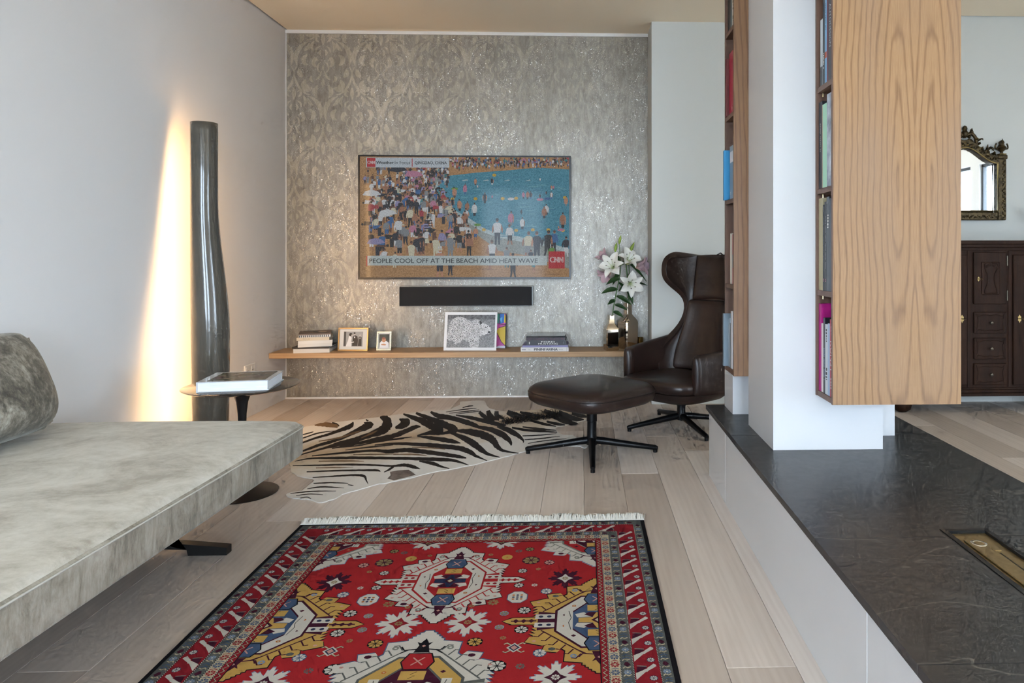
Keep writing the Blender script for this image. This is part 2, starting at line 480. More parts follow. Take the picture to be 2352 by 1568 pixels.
# oak boards, each its own piece, over the part of the floor the photograph shows
PW = 0.19
ncol = 0
xx = XL
rb = random.Random(3)
shared = {}
while xx < 4.3:
    x1 = min(xx + PW, 4.31)
    yend = YB if xx < XS - 0.02 else YB2
    y = 0.35 - rb.random() * 1.5
    while y < yend - 0.01:
        L = rb.choice((1.8, 2.1, 2.4))
        y1 = min(y + L, yend)
        if y1 > 0.5 and y1 - y > 0.05:
            wdt, ln = round(x1 - xx, 4), round(y1 - y, 4)
            key = (wdt, ln)
            if key not in shared:
                bm = box_bm(-wdt / 2 + 0.0006, wdt / 2 - 0.0006, -ln / 2 + 0.0006, ln / 2 - 0.0006, -0.016, 0.0, 0.001, 1)
                me = bpy.data.meshes.new('plank'); bm.to_mesh(me); bm.free(); me.materials.append(OAK); shared[key] = me
            o = bpy.data.objects.new('plank', shared[key]); COL.objects.link(o); o.parent = fl
            o.location = ((xx + x1) / 2, (y + y1) / 2, 0)
        y += L
    xx += PW

struct(box('wall_left', XL - 0.15, XL, YF - 0.15, YB + 0.15, -0.1, 3.0, WHITE))
wb = struct(box('wall_back', XL, XS + 0.02, YB, YB + 0.15, -0.1, 3.0, PAPER))
struct(box('wall_back_right', XS, XR, YB2, YB2 + 0.45, -0.1, 3.0, WHITE_SHADED))
bm = bmesh.new()
box_bm(XL - 0.1, XR + 0.1, YF, YB + 0.1, 2.94, 3.02, bm=bm)
box_bm(XL + 0.014, 1.25, YF, YB - 0.001, HC, 2.88, bm=bm)
box_bm(1.25, XR - 0.02, YF, YB2 - 0.02, 2.893, 2.93, bm=bm)
struct(from_bm('ceiling', bm, None, CEIL))
# two outer walls with full-height windows: one behind the camera, one far to the right
q = N('window_glass')
tr = q.n('ShaderNodeBsdfTransparent', Color=(0.96, 0.98, 0.98, 1)); gl = q.n('ShaderNodeBsdfGlossy', Roughness=0.02)
mx = q.n('ShaderNodeMixShader', Fac=0.05); q.put(mx.inputs[1], tr); q.put(mx.inputs[2], gl)
q.put(q.t.nodes['Material Output'].inputs[0], mx); GLASS = q.m
FRAME = flat('#3c3e40', 0.5)
wn_no = 0
def window_wall(name, c0, c1, wins, put, rotz, z0=0.07, z1=2.52):
    """put(a0, a1, d0, d1) gives x0, x1, y0, y1 of a box from a0 to a1 along the wall, d0 to d1 outwards"""
    global wn_no
    bm = bmesh.new()
    box_bm(*put(c0, c1, 0, 0.15), z1, 3.0, bm=bm); box_bm(*put(c0, c1, 0, 0.15), -0.1, z0, bm=bm)
    e = [c0] + [q_ for wn in wins for q_ in wn] + [c1]
    for i in range(0, len(e), 2): box_bm(*put(e[i], e[i + 1], 0, 0.15), z0, z1, bm=bm)
    struct(from_bm(name, bm, None, WHITE))
    for a, b in wins:
        wn_no += 1; m = (a + b) / 2
        bm = bmesh.new()
        for p0, p1, q0, q1 in ((a, a + 0.05, z0, z1), (b - 0.05, b, z0, z1), (a, b, z0, z0 + 0.05), (a, b, z1 - 0.05, z1), (m - 0.03, m + 0.03, z0, z1)):
            box_bm(*put(p0, p1, 0.04, 0.10), q0, q1, bm=bm)
        wf = struct(from_bm('window_%d' % wn_no, bm, None, FRAME))
        for p0, p1 in ((a + 0.05, m - 0.03), (m + 0.03, b - 0.05)):
            box('pane', *put(p0, p1, 0.069, 0.075), z0 + 0.05, z1 - 0.05, GLASS, wf)
        x0, x1, y0, y1 = put(a, b, 0.03, 0.03)
        portal(((x0 + x1) / 2, (y0 + y1) / 2, (z0 + z1) / 2), b - a, z1 - z0, rotz)
window_wall('wall_front', XL, XR, [(-1.95, -0.70), (0.05, 1.30)], lambda a, b, c, d: (a, b, YF - d, YF - c), 0, 0.07, 2.35)
window_wall('wall_right', YF - 0.15, YB2 + 0.2, [(-2.35, -0.85), (-0.6, 0.4)], lambda a, b, c, d: (XR + c, XR + d, a, b), PI / 2)
# trims of the papered wall
struct(box('baseboard_back', XL, XS, YB - 0.012, YB - 0.0002, 0, 0.012, TRIM))
struct(box('trim_1', XL, XS, YB - 0.012, YB - 0.0002, HC - 0.026, HC - 0.001, TRIM))
struct(box('trim_2', XL + 0.0002, XL + 0.005, YB - 0.005, YB - 0.0002, 0.012, HC - 0.026, TRIM))
# outside: paving, added light-bounce slabs, and a pale building seen in the mirror
struct(box('ground_outside', -60, 80, -80, 60, -3.2, -3.0, flat('#8f9092', 0.9)))
struct(box('bounce_slab_rear', XL - 2, XR + 4, YF - 4, YF - 0.16, -0.25, -0.11, flat((0.72, 0.70, 0.66), 0.8)))  # unseen slab, added to bounce sky light up to the ceiling
struct(box('bounce_slab_side', XR + 0.16, XR + 4, YF - 0.15, YB2, -0.25, -0.11, flat((0.72, 0.70, 0.66), 0.8)))  # its twin outside the right wall, added for the same bounce light
BW = flat((0.8, 0.8, 0.78), 0.8)
nb = thing('neighbouring_building', 'white apartment block across the street, reflected in the gilt mirror', 'building', (24, -16, -3), -0.9)
box('facade', -9, 11, -6, 0, 0, 11, BW, nb)
box('parapet', -9.3, 11.3, -6.2, 0.25, 11, 11.5, BW, nb)
for k in range(5):
    for j in range(3):
        wo = box('window', -7.6 + 3.8 * k, -5.8 + 3.8 * k, 0.0, 0.08, 1.6 + 3.4 * j, 3.4 + 3.4 * j, flat('#7d8a96', 0.3), nb)
        box('frame', -7.6 + 3.8 * k - 0.08, -5.8 + 3.8 * k + 0.08, 0.0, 0.14, 1.5 + 3.4 * j, 1.6 + 3.4 * j, BW, wo)

# damask figure printed on the paper: half-drop repeat
dp = Print(3e-5)
K = 0.44 / 560
def damask(cx, cz):
    cnt = [0]
    def st(pts, ws):
        for sg in ((-1, 1) if any(abs(x) > 1 for x, _ in pts) else (1,)):
            cnt[0] += 1
            c = catmull([(sg * x, y, wq) for (x, y), wq in zip(pts, ws)], 4)
            dp.line('d', [(cx + x * K, cz + y * K) for x, y, _ in c], [max(3, wq) * K for *_, wq in c], cnt[0])
    st([(-135, 262), (-210, 215), (-262, 120), (-250, 20)], [5, 34, 46, 5])
    st([(-255, 15), (-280, -60), (-245, -170), (-175, -245), (-120, -262)], [8, 14, 24, 18, 6])
    st([(-232, -10), (-222, -60), (-196, -88)], [22, 52, 14])
    st([(-150, 130), (-188, 95), (-178, 45), (-150, 30)], [12, 44, 36, 10])
    st([(-172, -115), (-185, -165), (-150, -205), (-108, -190)], [12, 60, 66, 16])
    st([(-62, 10), (-92, 40), (-78, 92), (-48, 70)], [10, 36, 34, 8])
    st([(-20, 60), (-46, 30), (-50, -20), (-18, -48)], [6, 13, 13, 6])
    st([(-110, -75), (-120, -110), (-95, -140)], [8, 30, 8])
    st([(-14, -30), (-38, -90), (-70, -115)], [6, 22, 6])
    st([(0, 30), (0, 5), (0, -22)], [4, 22, 4])
    st([(0, -100), (0, -150), (0, -190)], [6, 34, 8])
    st([(-52, -165), (-78, -230), (-60, -290)], [8, 48, 14])
    st([(-20, 120), (-34, 150), (-20, 180)], [5, 26, 6])
    st([(-70, 150), (-62, 190), (-30, 215)], [6, 20, 6])
    st([(-95, 160), (-112, 215), (-88, 262)], [8, 34, 10])
    st([(-40, 255), (-66, 275), (-58, 318), (-30, 300)], [8, 24, 22, 6])
    st([(0, 225), (0, 285), (0, 345)], [10, 40, 12])
    st([(-150, -290), (-130, -340), (-95, -365)], [10, 36, 10])
    st([(-20, -330), (-38, -370), (-20, -400)], [8, 30, 8])
    st([(-215, 262), (-205, 310), (-180, 335)], [8, 30, 8])
x0d = XL + 0.44 * (450 - 92) / 560
for i in range(-1, 8):
    for j in range(-1, 5):
        zc = 2.825 - (420 - 55) * K - j * 0.84
        damask(x0d + 0.44 * i, zc); damask(x0d + 0.44 * (i + 0.5), zc - 0.42)
dp.clip(XL + 0.011, XS - 0.001, 0.013, HC - 0.028)
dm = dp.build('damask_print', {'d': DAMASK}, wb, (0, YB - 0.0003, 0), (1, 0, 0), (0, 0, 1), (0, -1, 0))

# ---------------------------------------------------------------- low bench, columns and walnut bookcases
bench = thing('fireplace_bench', 'long low white bench unit with dark stone top and set-in burner', 'bench', (0, 0, 0))
for y0, y1 in ((3.132, 3.53), (1.563, 3.129), (-0.006, 1.56), (-0.6, -0.009)):
    box('panel', 0.64, 0.66, y0, y1, 0.0, 0.329, LACQ, bench, 0.0015, 1)
box('carcass', 0.661, 1.455, -0.6, 3.515, 0.0, 0.329, LACQ, bench)
box('panel', 0.662, 1.456, 3.516, 3.53, 0.0, 0.329, LACQ, bench)
for y0, y1 in ((2.941, 3.54), (1.8715, 2.9395), (1.291, 1.870), (0.40, 1.2895), (-0.61, 0.3985)):
    if y0 > 1 or y1 < 1 or True:
        if y0 < 1.9 and y1 > 0.95:
            # the slabs round the burner are cut out: left strip, right strip
            bm = bmesh.new()
            box_bm(0.625, 0.99, y0, y1, 0.331, 0.353, bm=bm); box_bm(1.125, 1.472, y0, y1, 0.331, 0.353, bm=bm)
            if y1 > 1.92: box_bm(0.99, 1.125, 1.92, y1, 0.331, 0.353, bm=bm)
            if y0 < 0.96: box_bm(0.99, 1.125, y0, 0.96, 0.331, 0.353, bm=bm)
            from_bm('stone_slab', bm, bench, STONE)
        else:
            box('stone_slab', 0.625, 1.472, y0, y1, 0.331, 0.353, STONE, bench, 0.001, 1)
# the burner drops into the slabs, a lift-out thing
BR = speckled('burnished_brass', '#8f7a52', '#a08a60', 60, 0.38, metal=0.85)
BLK = flat('#171717', 0.4)
bn = thing('burner_insert', 'brass fire burner set flush in dark stone top', 'burner', (1.0575, 1.44, 0.353))
bm = bmesh.new()
for a in ((-0.067, -0.052, -0.479, 0.479), (0.052, 0.067, -0.479, 0.479), (-0.052, 0.052, 0.464, 0.479), (-0.052, 0.052, -0.479, -0.464)):
    box_bm(*a, -0.02, 0.002, bm=bm)
from_bm('surround', bm, bn, BLK)
box('tray', -0.052, 0.052, -0.464, 0.464, -0.02, -0.006, BR, bn)
lid = box('lid', -0.036, 0.010, -0.42, 0.415, -0.006, 0.000, BR, bn, 0.002, 1)
box('slide', 0.011, 0.016, -0.40, 0.33, -0.006, -0.002, flat('#4d4431', 0.4, 0.8), bn)
box('catch', 0.004, 0.022, 0.335, 0.36, -0.006, 0.002, BR, bn, 0.002, 1)
vs, fs = lathe_data([(0.020, -0.001), (0.020, 0.001), (0.013, 0.001), (0.012, -0.001)], 20, -0.010, 0.385)
pydata('ring', vs, fs, lid, flat('#c9c2b2', 0.25, 0.9), True)

struct(box('column_front', 0.742, 1.174, 2.712, 3.118, 0.3535, 2.826, LACQ))
struct(box('column_side', 1.175, 1.31, 2.91, 3.118, 0.3535, 2.826, LACQ))
struct(box('column_rear', 0.715, 1.25, 3.322, 3.51, 0.3535, 2.826, LACQ))

# ---------------------------------------------------------------- books
PAGES = speckled('paper_pages', '#d9d4c8', '#ece8df', 160, 0.8, stretch=(0.05, 0.05, 1))
PAGES_W = speckled('white_pages', '#dfe2e6', '#f2f3f4', 160, 0.8, stretch=(0.05, 0.05, 1))
def make_book(name, label, wd, ht, th, cover, loc, rot, pages=PAGES, cat='book', group=None, bt=0.0025, round_=0.0):
    """lies flat: spine at x=0 facing -x, height along y, thickness along z"""
    t = thing(name, label, cat, loc, 0, group); t.rotation_euler = rot
    bm = bmesh.new()
    box_bm(0, wd, 0, ht, 0, bt, bm=bm); box_bm(0, wd, 0, ht, th - bt, th, bm=bm); box_bm(0, bt * 1.2, 0, ht, bt, th - bt, bm=bm)
    from_bm('cover', bm, t, cover)
    box('pages', bt * 1.3, wd - 0.004, 0.003, ht - 0.003, bt, th - bt, pages, t)
    return t
STAND = (PI / 2, 0, 0)                     # spine faces -X, height up, thickness towards -Y
def stand(name, label, x, y1, z, th, ht, wd, cover, lean=0.0, **kw):
    """y1: the far side of the book's thickness"""
    return make_book(name, label, wd, ht, th, cover, (x, y1, z), (PI / 2 + lean, 0, 0), **kw)
def spine_text(b, s, th, ht, start, cap, ink, fit=None, down=True, bold=0.0):
    """lettering running down (or up) the spine of a standing book"""
    U = (0, -1, 0) if down else (0, 1, 0); V = (0, 0, -1) if down else (0, 0, 1)
    V = Vector((-1, 0, 0)).cross(Vector(U))
    O = Vector((0, start, th / 2)) - V * (cap / 2)
    if s == '~':          # a title too small to read: a row of short strokes
        mk = Print(); x = 0.0; rr_ = random.Random(int(start * 1000) + int(fit * 1000)); n_ = 0
        while x < fit:
            wl = cap * rr_.uniform(0.35, 0.75)
            if n_ % 7 != 6: mk.rect('i', x, 0 if rr_.random() < 0.6 else cap * 0.3, min(fit, x + wl), cap)
            x += wl + cap * 0.28; n_ += 1
        return mk.build('title_marks', {'i': ink}, b, O, U, V, (-1, 0, 0), 0.0005)
    return lettering(s, cap, ink, b, O, U, V, (-1, 0, 0), bold, 'LEFT', fit=fit)

# ------------------------------------------------ walnut bookcase on the front of the column
bc = thing('walnut_bookcase', 'tall walnut bookcase with broad veneered panel mounted on the white column', 'bookcase', (0, 0, 0))
ZB, ZT = 0.569, 2.70
box('veneer_panel', 0.907, 1.379, 2.518, 2.533, ZB, ZT, WALNUT, bc)
box('edge_strip', 0.9055, 0.907, 2.519, 2.533, ZB, ZT, WEDGE, bc)
box('rear_panel', 0.907, 1.378, 2.697, 2.7105, ZB, ZT, WEDGE, bc)
box('inner_back', 1.16, 1.175, 2.533, 2.697, ZB, ZT, WIN, bc)
ZS = [0.569, 0.956, 1.345, 1.735, 2.125, 2.515]
for z in ZS:
    box('shelf_board', 0.910, 1.16, 2.533, 2.697, z, z + 0.020, WEDGE, bc)
    if z > 0.6:
        lathe('shelf_pin', [(0.0005, z - 0.016), (0.003, z - 0.015), (0.003, z - 0.001), (0.001, z)], flat('#c9b68a', 0.25, 1.0), bc, 8, 0.93, 2.690)
    box('shelf_board', 1.175, 1.376, 2.533, 2.697, z, z + 0.020, WEDGE, bc)
YFAR = 2.696
def row(zi, specs, x0=0.915, y0=YFAR, zs=ZS):
    y = y0 - 0.001
    z = zs[zi] + 0.0202
    for sp in specs:
        name, label, th, ht, cover = sp[:5]
        kw = sp[5] if len(sp) > 5 else {}
        off = kw.pop('off', 0.0); gap = kw.pop('gap', 0.0006)
        txt = kw.pop('txt', None)
        b = stand(name, label, x0 + off, y, z, th, ht, kw.pop('wd', 0.21), cover, **kw)
        if txt:
            for tq in (txt if isinstance(txt, list) else [txt]):
                spine_text(b, tq[0], th, ht, tq[1], tq[2], tq[3], fit=tq[4] if len(tq) > 4 else None)
        y -= th + gap
G = 'books in the bookcase on the column front'
W_ = flat('#e9e7e2', 0.5); K_ = flat('#1c1c1f', 0.4); GY = flat('#6a6c70', 0.5)
row(0, [
    ('hardback_book', 'bright magenta tall book at the wall end of bottom compartment', 0.030, 0.335, flat('#b5157e', 0.45), {'group': G}),
    ('paperback_book', 'thin white book with red marks beside the magenta one', 0.020, 0.262, flat('#ddd3cd', 0.5), {'group': G}),
    ('hardback_book', 'black book between thin white book and pale city guide', 0.020, 0.285, flat('#23252b', 0.4), {'group': G, 'txt': ('~', 0.17, 0.007, flat('#8ea4c8', 0.5), 0.12)}),
    ('paperback_book', 'pale grey book with dark motif low on its spine', 0.028, 0.262, flat('#ccd3da', 0.5), {'group': G, 'txt': [('~', 0.245, 0.012, K_, 0.05), ('~', 0.10, 0.016, K_, 0.045)]}),
    ('paperback_book', 'plain light blue book beside the red art book', 0.022, 0.268, flat('#a9bfdb', 0.5), {'group': G}),
    ('hardback_book', 'raspberry red art book with large white letters', 0.029, 0.285, flat('#b83049', 0.45), {'group': G, 'txt': [('KUNST', 0.205, 0.017, W_, 0.115), ('~', 0.07, 0.012, W_, 0.04), ('~', 0.26, 0.012, flat('#d98b98', 0.5), 0.035)]}),
])
row(1, [
    ('hardback_book', 'thick plain cream slipcase book in second compartment', 0.045, 0.352, flat('#b3a888', 0.6), {'group': G}),
    ('hardback_book', 'black book with small pink spot beside cream slipcase', 0.018, 0.325, flat('#1f2023', 0.4), {'group': G, 'txt': [('~', 0.28, 0.006, GY, 0.18), ('~', 0.045, 0.01, flat('#d17f93'), 0.010)]}),
    ('hardback_book', 'charcoal book with two lines of fine pale lettering', 0.022, 0.335, flat('#2b2d30', 0.4), {'group': G, 'txt': [('~', 0.28, 0.006, flat('#9a9da3'), 0.2), ('~', 0.045, 0.01, flat('#d17f93'), 0.010)]}),
    ('hardback_book', 'slate grey book with bold white title near its top', 0.030, 0.352, flat('#3f464d', 0.35), {'group': G, 'txt': ('~', 0.285, 0.013, W_, 0.05)}),
    ('hardback_book', 'dark steel blue book nearest the veneer panel, second compartment', 0.020, 0.345, flat('#394450', 0.35), {'group': G}),
])
row(2, [
    ('hardback_book', 'black book with pale spaced title at the wall end of third compartment', 0.040, 0.332, flat('#3a3a40', 0.45), {'group': G, 'txt': ('~', 0.25, 0.008, flat('#a8a59e'), 0.11)}),
    ('hardback_book', 'mint green book edged in orange', 0.049, 0.316, flat('#a8d8bd', 0.5), {'group': G}),
    ('hardback_book', 'glossy blue grey illustrated book beside mint green one', 0.045, 0.345, speckled('photo_spine', '#4a5568', '#c9d0dc', 9, 0.25, stretch=(1, 1, 1)), {'group': G}),
    ('paperback_book', 'narrow silver book nearest the veneer panel, third compartment', 0.018, 0.325, flat('#aeb6c2', 0.3), {'group': G}),
])
row(3, [
    ('hardback_book', 'dark red book at the wall end of top compartment in view', 0.018, 0.350, flat('#6a2636', 0.45), {'group': G, 'off': 0.02}),
    ('paperback_book', 'white book with grey foot in top compartment in view', 0.026, 0.255, flat('#c4cacd', 0.5), {'group': G}),
    ('hardback_book', 'charcoal book with small white label low on its spine', 0.022, 0.352, flat('#2d3138', 0.4), {'group': G, 'txt': ('~', 0.12, 0.010, W_, 0.06)}),
    ('hardback_book', 'sky blue book with an orange band', 0.022, 0.355, flat('#7fb0d6', 0.5), {'group': G, 'txt': ('~', 0.30, 0.007, flat('#3d5e80'), 0.10)}),
    ('hardback_book', 'narrow maroon book beside the sky blue one', 0.015, 0.352, flat('#6c2338', 0.45), {'group': G}),
    ('hardback_book', 'dark grey car design book with large silver title', 0.040, 0.340, flat('#3b3d40', 0.4), {'group': G, 'txt': ('AUTODESIGN', 0.285, 0.017, flat('#b9bcc0', 0.3), 0.16)}),
])
row(4, [('hardback_book', 'dark book at the very top of the bookcase', 0.150, 0.33, flat('#2c2a2c', 0.5), {'group': G})])
# the white foot, orange bands and foot block printed on three spines
def band(b_label, y0, y1, mat_, th):
    for o in SC.objects:
        if o.get('label') == b_label:
            pydata('band', [(-0.0004, y0, 0.0005), (-0.0004, y1, 0.0005), (-0.0004, y1, th - 0.0005), (-0.0004, y0, th - 0.0005)], [(0, 1, 2, 3)], o, mat_)
band('white book with grey foot in top compartment in view', 0.0, 0.075, flat('#55585a', 0.5), 0.026)
band('sky blue book with an orange band', 0.095, 0.118, flat('#c05a3a', 0.5), 0.022)
band('mint green book edged in orange', 0.0, 0.316, flat('#e0a878', 0.5), 0.004)

# ------------------------------------------------ narrower walnut bookcase behind the column
bc2 = thing('walnut_bookcase', 'narrow dark walnut bookcase behind the white column, beside the armchair', 'bookcase', (0, 0, 0))
box('veneer_panel', 0.676, 1.16, 3.1195, 3.134, ZB, ZT, WALNUT2, bc2)
box('rear_panel', 0.676, 1.16, 3.306, 3.320, ZB, ZT, WEDGE, bc2)
box('inner_back', 0.95, 0.965, 3.134, 3.306, ZB, ZT, WIN, bc2)
for z in ZS:
    box('shelf_board', 0.678, 0.95, 3.134, 3.306, z, z + 0.020, WEDGE, bc2)
    if z > 0.6:
        lathe('shelf_pin', [(0.0005, z - 0.016), (0.003, z - 0.015), (0.003, z - 0.001), (0.001, z)], flat('#c9b68a', 0.25, 1.0), bc2, 8, 0.70, 3.142)
G2 = 'books in the bookcase behind the column'
row(0, [
    ('hardback_book', 'grey blue book standing proud at the far end, bottom shelf by armchair', 0.022, 0.245, flat('#74848f', 0.4), {'group': G2, 'off': -0.022, 'wd': 0.2}),
    ('hardback_book', 'pale blue grey book on bottom shelf by armchair', 0.030, 0.225, flat('#a7b6c2', 0.45), {'group': G2, 'wd': 0.2, 'gap': 0.004}),
    ('paperback_book', 'thin grey book between two pale ones, bottom shelf by armchair', 0.020, 0.205, flat('#6d7479', 0.45), {'group': G2, 'wd': 0.2, 'gap': 0.003}),
    ('hardback_book', 'tall white book nearest the column, bottom shelf by armchair', 0.032, 0.262, flat('#dfe0e2', 0.5), {'group': G2, 'wd': 0.2}),
], 0.685, 3.304)
row(1, [
    ('hardback_book', 'thick white book above the grey row by armchair', 0.048, 0.232, flat('#d6d2c8', 0.5), {'group': G2, 'wd': 0.2}),
    ('hardback_book', 'red book with grey picture on its spine', 0.044, 0.228, flat('#a8303f', 0.45), {'group': G2, 'wd': 0.2}),
], 0.686, 3.245)
band('red book with grey picture on its spine', 0.075, 0.135, flat('#77787c', 0.5), 0.044)
bt = stand('file_folder', 'bright blue folder leaning out of the shelf', 0.664, 3.297, ZS[2] + 0.0205, 0.022, 0.232, 0.19, flat('#2f8fc4', 0.5), group=G2)
row(2, [
    ('hardback_book', 'silver blue book with white label beside the blue folder', 0.078, 0.246, flat('#8aa0b0', 0.3), {'group': G2, 'wd': 0.2}),
], 0.688, 3.262)
bb = [o for o in SC.objects if o.get('label') == 'silver blue book with white label beside the blue folder'][0]
box('cover_label', -0.0006, 0.0, 0.17, 0.22, 0.008, 0.070, flat('#e6e7ea', 0.5), bb)
lettering('ri', 0.02, W_, bb, (0, 0.022, 0.012), (0, 0, 1), (0, 1, 0), (-1, 0, 0), 0.01, 'LEFT')
row(3, [
    ('file_folder', 'brown red folder at the far end of the upper shelf', 0.030, 0.270, flat('#6d2f2e', 0.5), {'group': G2, 'wd': 0.2, 'off': -0.014}),
    ('hardback_book', 'glossy crimson book on the upper shelf behind the column', 0.105, 0.290, flat('#b01f3e', 0.3), {'group': G2, 'wd': 0.2}),
], 0.688, 3.302)
bb = [o for o in SC.objects if o.get('label', '').startswith('glossy crimson')][0]
lettering('P', 0.016, W_, bb, (0, 0.018, 0.055), (0, 0, 1), (0, 1, 0), (-1, 0, 0), 0.01, 'LEFT')
pydata('band', [(-0.0004, 0.042, 0.001), (-0.0004, 0.043, 0.001), (-0.0004, 0.043, 0.104), (-0.0004, 0.042, 0.104)], [(0, 1, 2, 3)], bb, flat('#d8a7ae'))
row(4, [
    ('hardback_book', 'black book at the far end of the highest shelf in view', 0.060, 0.33, flat('#26282b', 0.4), {'group': G2, 'wd': 0.2}),
    ('hardback_book', 'dark teal book on the highest shelf in view', 0.030, 0.34, flat('#45606a', 0.4), {'group': G2, 'wd': 0.2}),
    ('hardback_book', 'white book dense with black lettering, highest shelf in view', 0.050, 0.34, flat('#d2cfc8', 0.5), {'group': G2, 'wd': 0.2, 'txt': ('~', 0.30, 0.022, K_, 0.27)}),
], 0.688, 3.304)

# ---------------------------------------------------------------- floating shelf
def m_lightoak():
    q = N('oiled_oak'); f = q.noise(q.coord('Object', (1.2, 30, 60)), 2.0, 4, 0.6, 0.5)
    q.set(color=q.ramp(f, [(0.3, '#a98560'), (0.7, '#c6a47c')]), rough=0.5); return q.m
SHELF_Y, SHELF_Z = 5.2, 0.390
sh = box('floating_shelf', XL + 0.001, XS - 0.001, SHELF_Y, YB - 0.0125, 0.352, SHELF_Z, m_lightoak(), None, 0.0015, 1)
tag(sh, 'long pale oak shelf fixed low along the papered wall', 'shelf')

# ---------------------------------------------------------------- television
TX0, TX1, TZ0, TZ1, TY = -1.703, -0.086, 0.916, 1.864, 5.435
tv = thing('television', 'large flat wall television showing a crowded beach news picture', 'television', ((TX0 + TX1) / 2, TY, TZ0))
tw, th_ = TX1 - TX0, TZ1 - TZ0
box('housing', -tw / 2, tw / 2, 0.004, 0.045, 0, th_, BLK, tv, 0.003, 1)
box('wall_mount', -0.25, 0.25, 0.045, YB - TY - 0.001, 0.25, 0.7, BLK, tv)
bz = 0.013
bm = bmesh.new()
box_bm(-tw / 2, tw / 2, -0.002, 0.004, 0, 0.016, bm=bm); box_bm(-tw / 2, tw / 2, -0.002, 0.004, th_ - 0.012, th_, bm=bm)
box_bm(-tw / 2, -tw / 2 + bz, -0.002, 0.004, 0.016, th_ - 0.012, bm=bm); box_bm(tw / 2 - bz, tw / 2, -0.002, 0.004, 0.016, th_ - 0.012, bm=bm)
from_bm('bezel', bm, tv, flat('#101012', 0.3))
SW, SH = tw - 2 * bz, th_ - 0.028
pr = Print(1.2e-5)
INK = {'sand': '#ab8152', 'sand2': '#977048', 'sand3': '#bb915f', 'wet': '#8c9490', 'sea': '#3c88a0', 'sea2': '#2f7c9a', 'sea3': '#5f9fae', 'foam': '#a9bcc0', 'navy': '#171c2b', 'black': '#0f1116',
       'white': '#c9ced2', 'grey': '#7d848a', 'blue': '#2a5f96', 'skin': '#9a6a50', 'skin2': '#b98466', 'red': '#9c2a3a', 'pink': '#b57894', 'yellow': '#c2a02c', 'green': '#5f8f3a', 'teal': '#2f7a80',
       'cream': '#c8c4ac', 'bar': '#b5c2c2', 'bar2': '#b9c4cd', 'cnn': '#b4121f', 'brown': '#5a3a2a', 'lilac': '#8a86b0', 'far': '#6d6457'}
R = random.Random(11)
# picture coordinates: x to the right 0..1, y down 0..1
def PT(ink, pts, ly): pr.add(ink, [(x * SW, (1 - y) * SH) for x, y in pts], ly)
PT('sand', [(0, 0), (1, 0), (1, 1), (0, 1)], 0)
for k in range(46):
    x, y = R.random(), R.uniform(0.05, 1); wq = R.uniform(0.05, 0.16)
    x2 = min(1, x + wq)
    PT(R.choice(['sand2', 'sand3']), [(x, y), ((x + x2) / 2, y - 0.006), (x2, y), ((x + x2) / 2, min(1, y + 0.009))], 1)
PT('wet', [(0.355, 0.17), (0.33, 0.28), (0.31, 0.38), (0.36, 0.45), (0.44, 0.54), (0.54, 0.63), (0.60, 0.70), (0.66, 0.78), (0.80, 0.82), (1, 0.93), (1, 0.6), (0.6, 0.4), (0.45, 0.15)], 2)
PT('foam', [(0.37, 0.18), (0.352, 0.30), (0.345, 0.38), (0.42, 0.46), (0.50, 0.53), (0.58, 0.62), (0.65, 0.665), (0.72, 0.69), (0.86, 0.73), (1, 0.80), (1, 0.6), (0.6, 0.4), (0.45, 0.16)], 3)
PT('sea', [(0.385, 0.165), (0.36, 0.30), (0.37, 0.37), (0.45, 0.44), (0.52, 0.51), (0.60, 0.60), (0.68, 0.645), (0.76, 0.66), (0.88, 0.70), (1, 0.765), (1, 0.10), (0.85, 0.085), (0.70, 0.11), (0.55, 0.13)], 4)
for k in range(170):
    y = R.uniform(0.13, 0.70); x = R.uniform(0.40 + max(0, y - 0.4) * 0.8, 0.97); wq = R.uniform(0.015, 0.08)
    x2 = min(0.999, x + wq)
    PT(R.choice(['sea2', 'sea2', 'sea3', 'sea']), [(x, y), ((x + x2) / 2, y - 0.004), (x2, y), ((x + x2) / 2, y + 0.005)], 5)
TOPS = ['navy', 'black', 'black', 'navy', 'grey', 'brown', 'skin', 'white', 'white', 'grey', 'cream', 'blue', 'navy', 'pink', 'teal', 'red', 'skin', 'lilac', 'white', 'black']
BOT = ['navy', 'black', 'navy', 'black', 'brown', 'blue', 'grey', 'white']
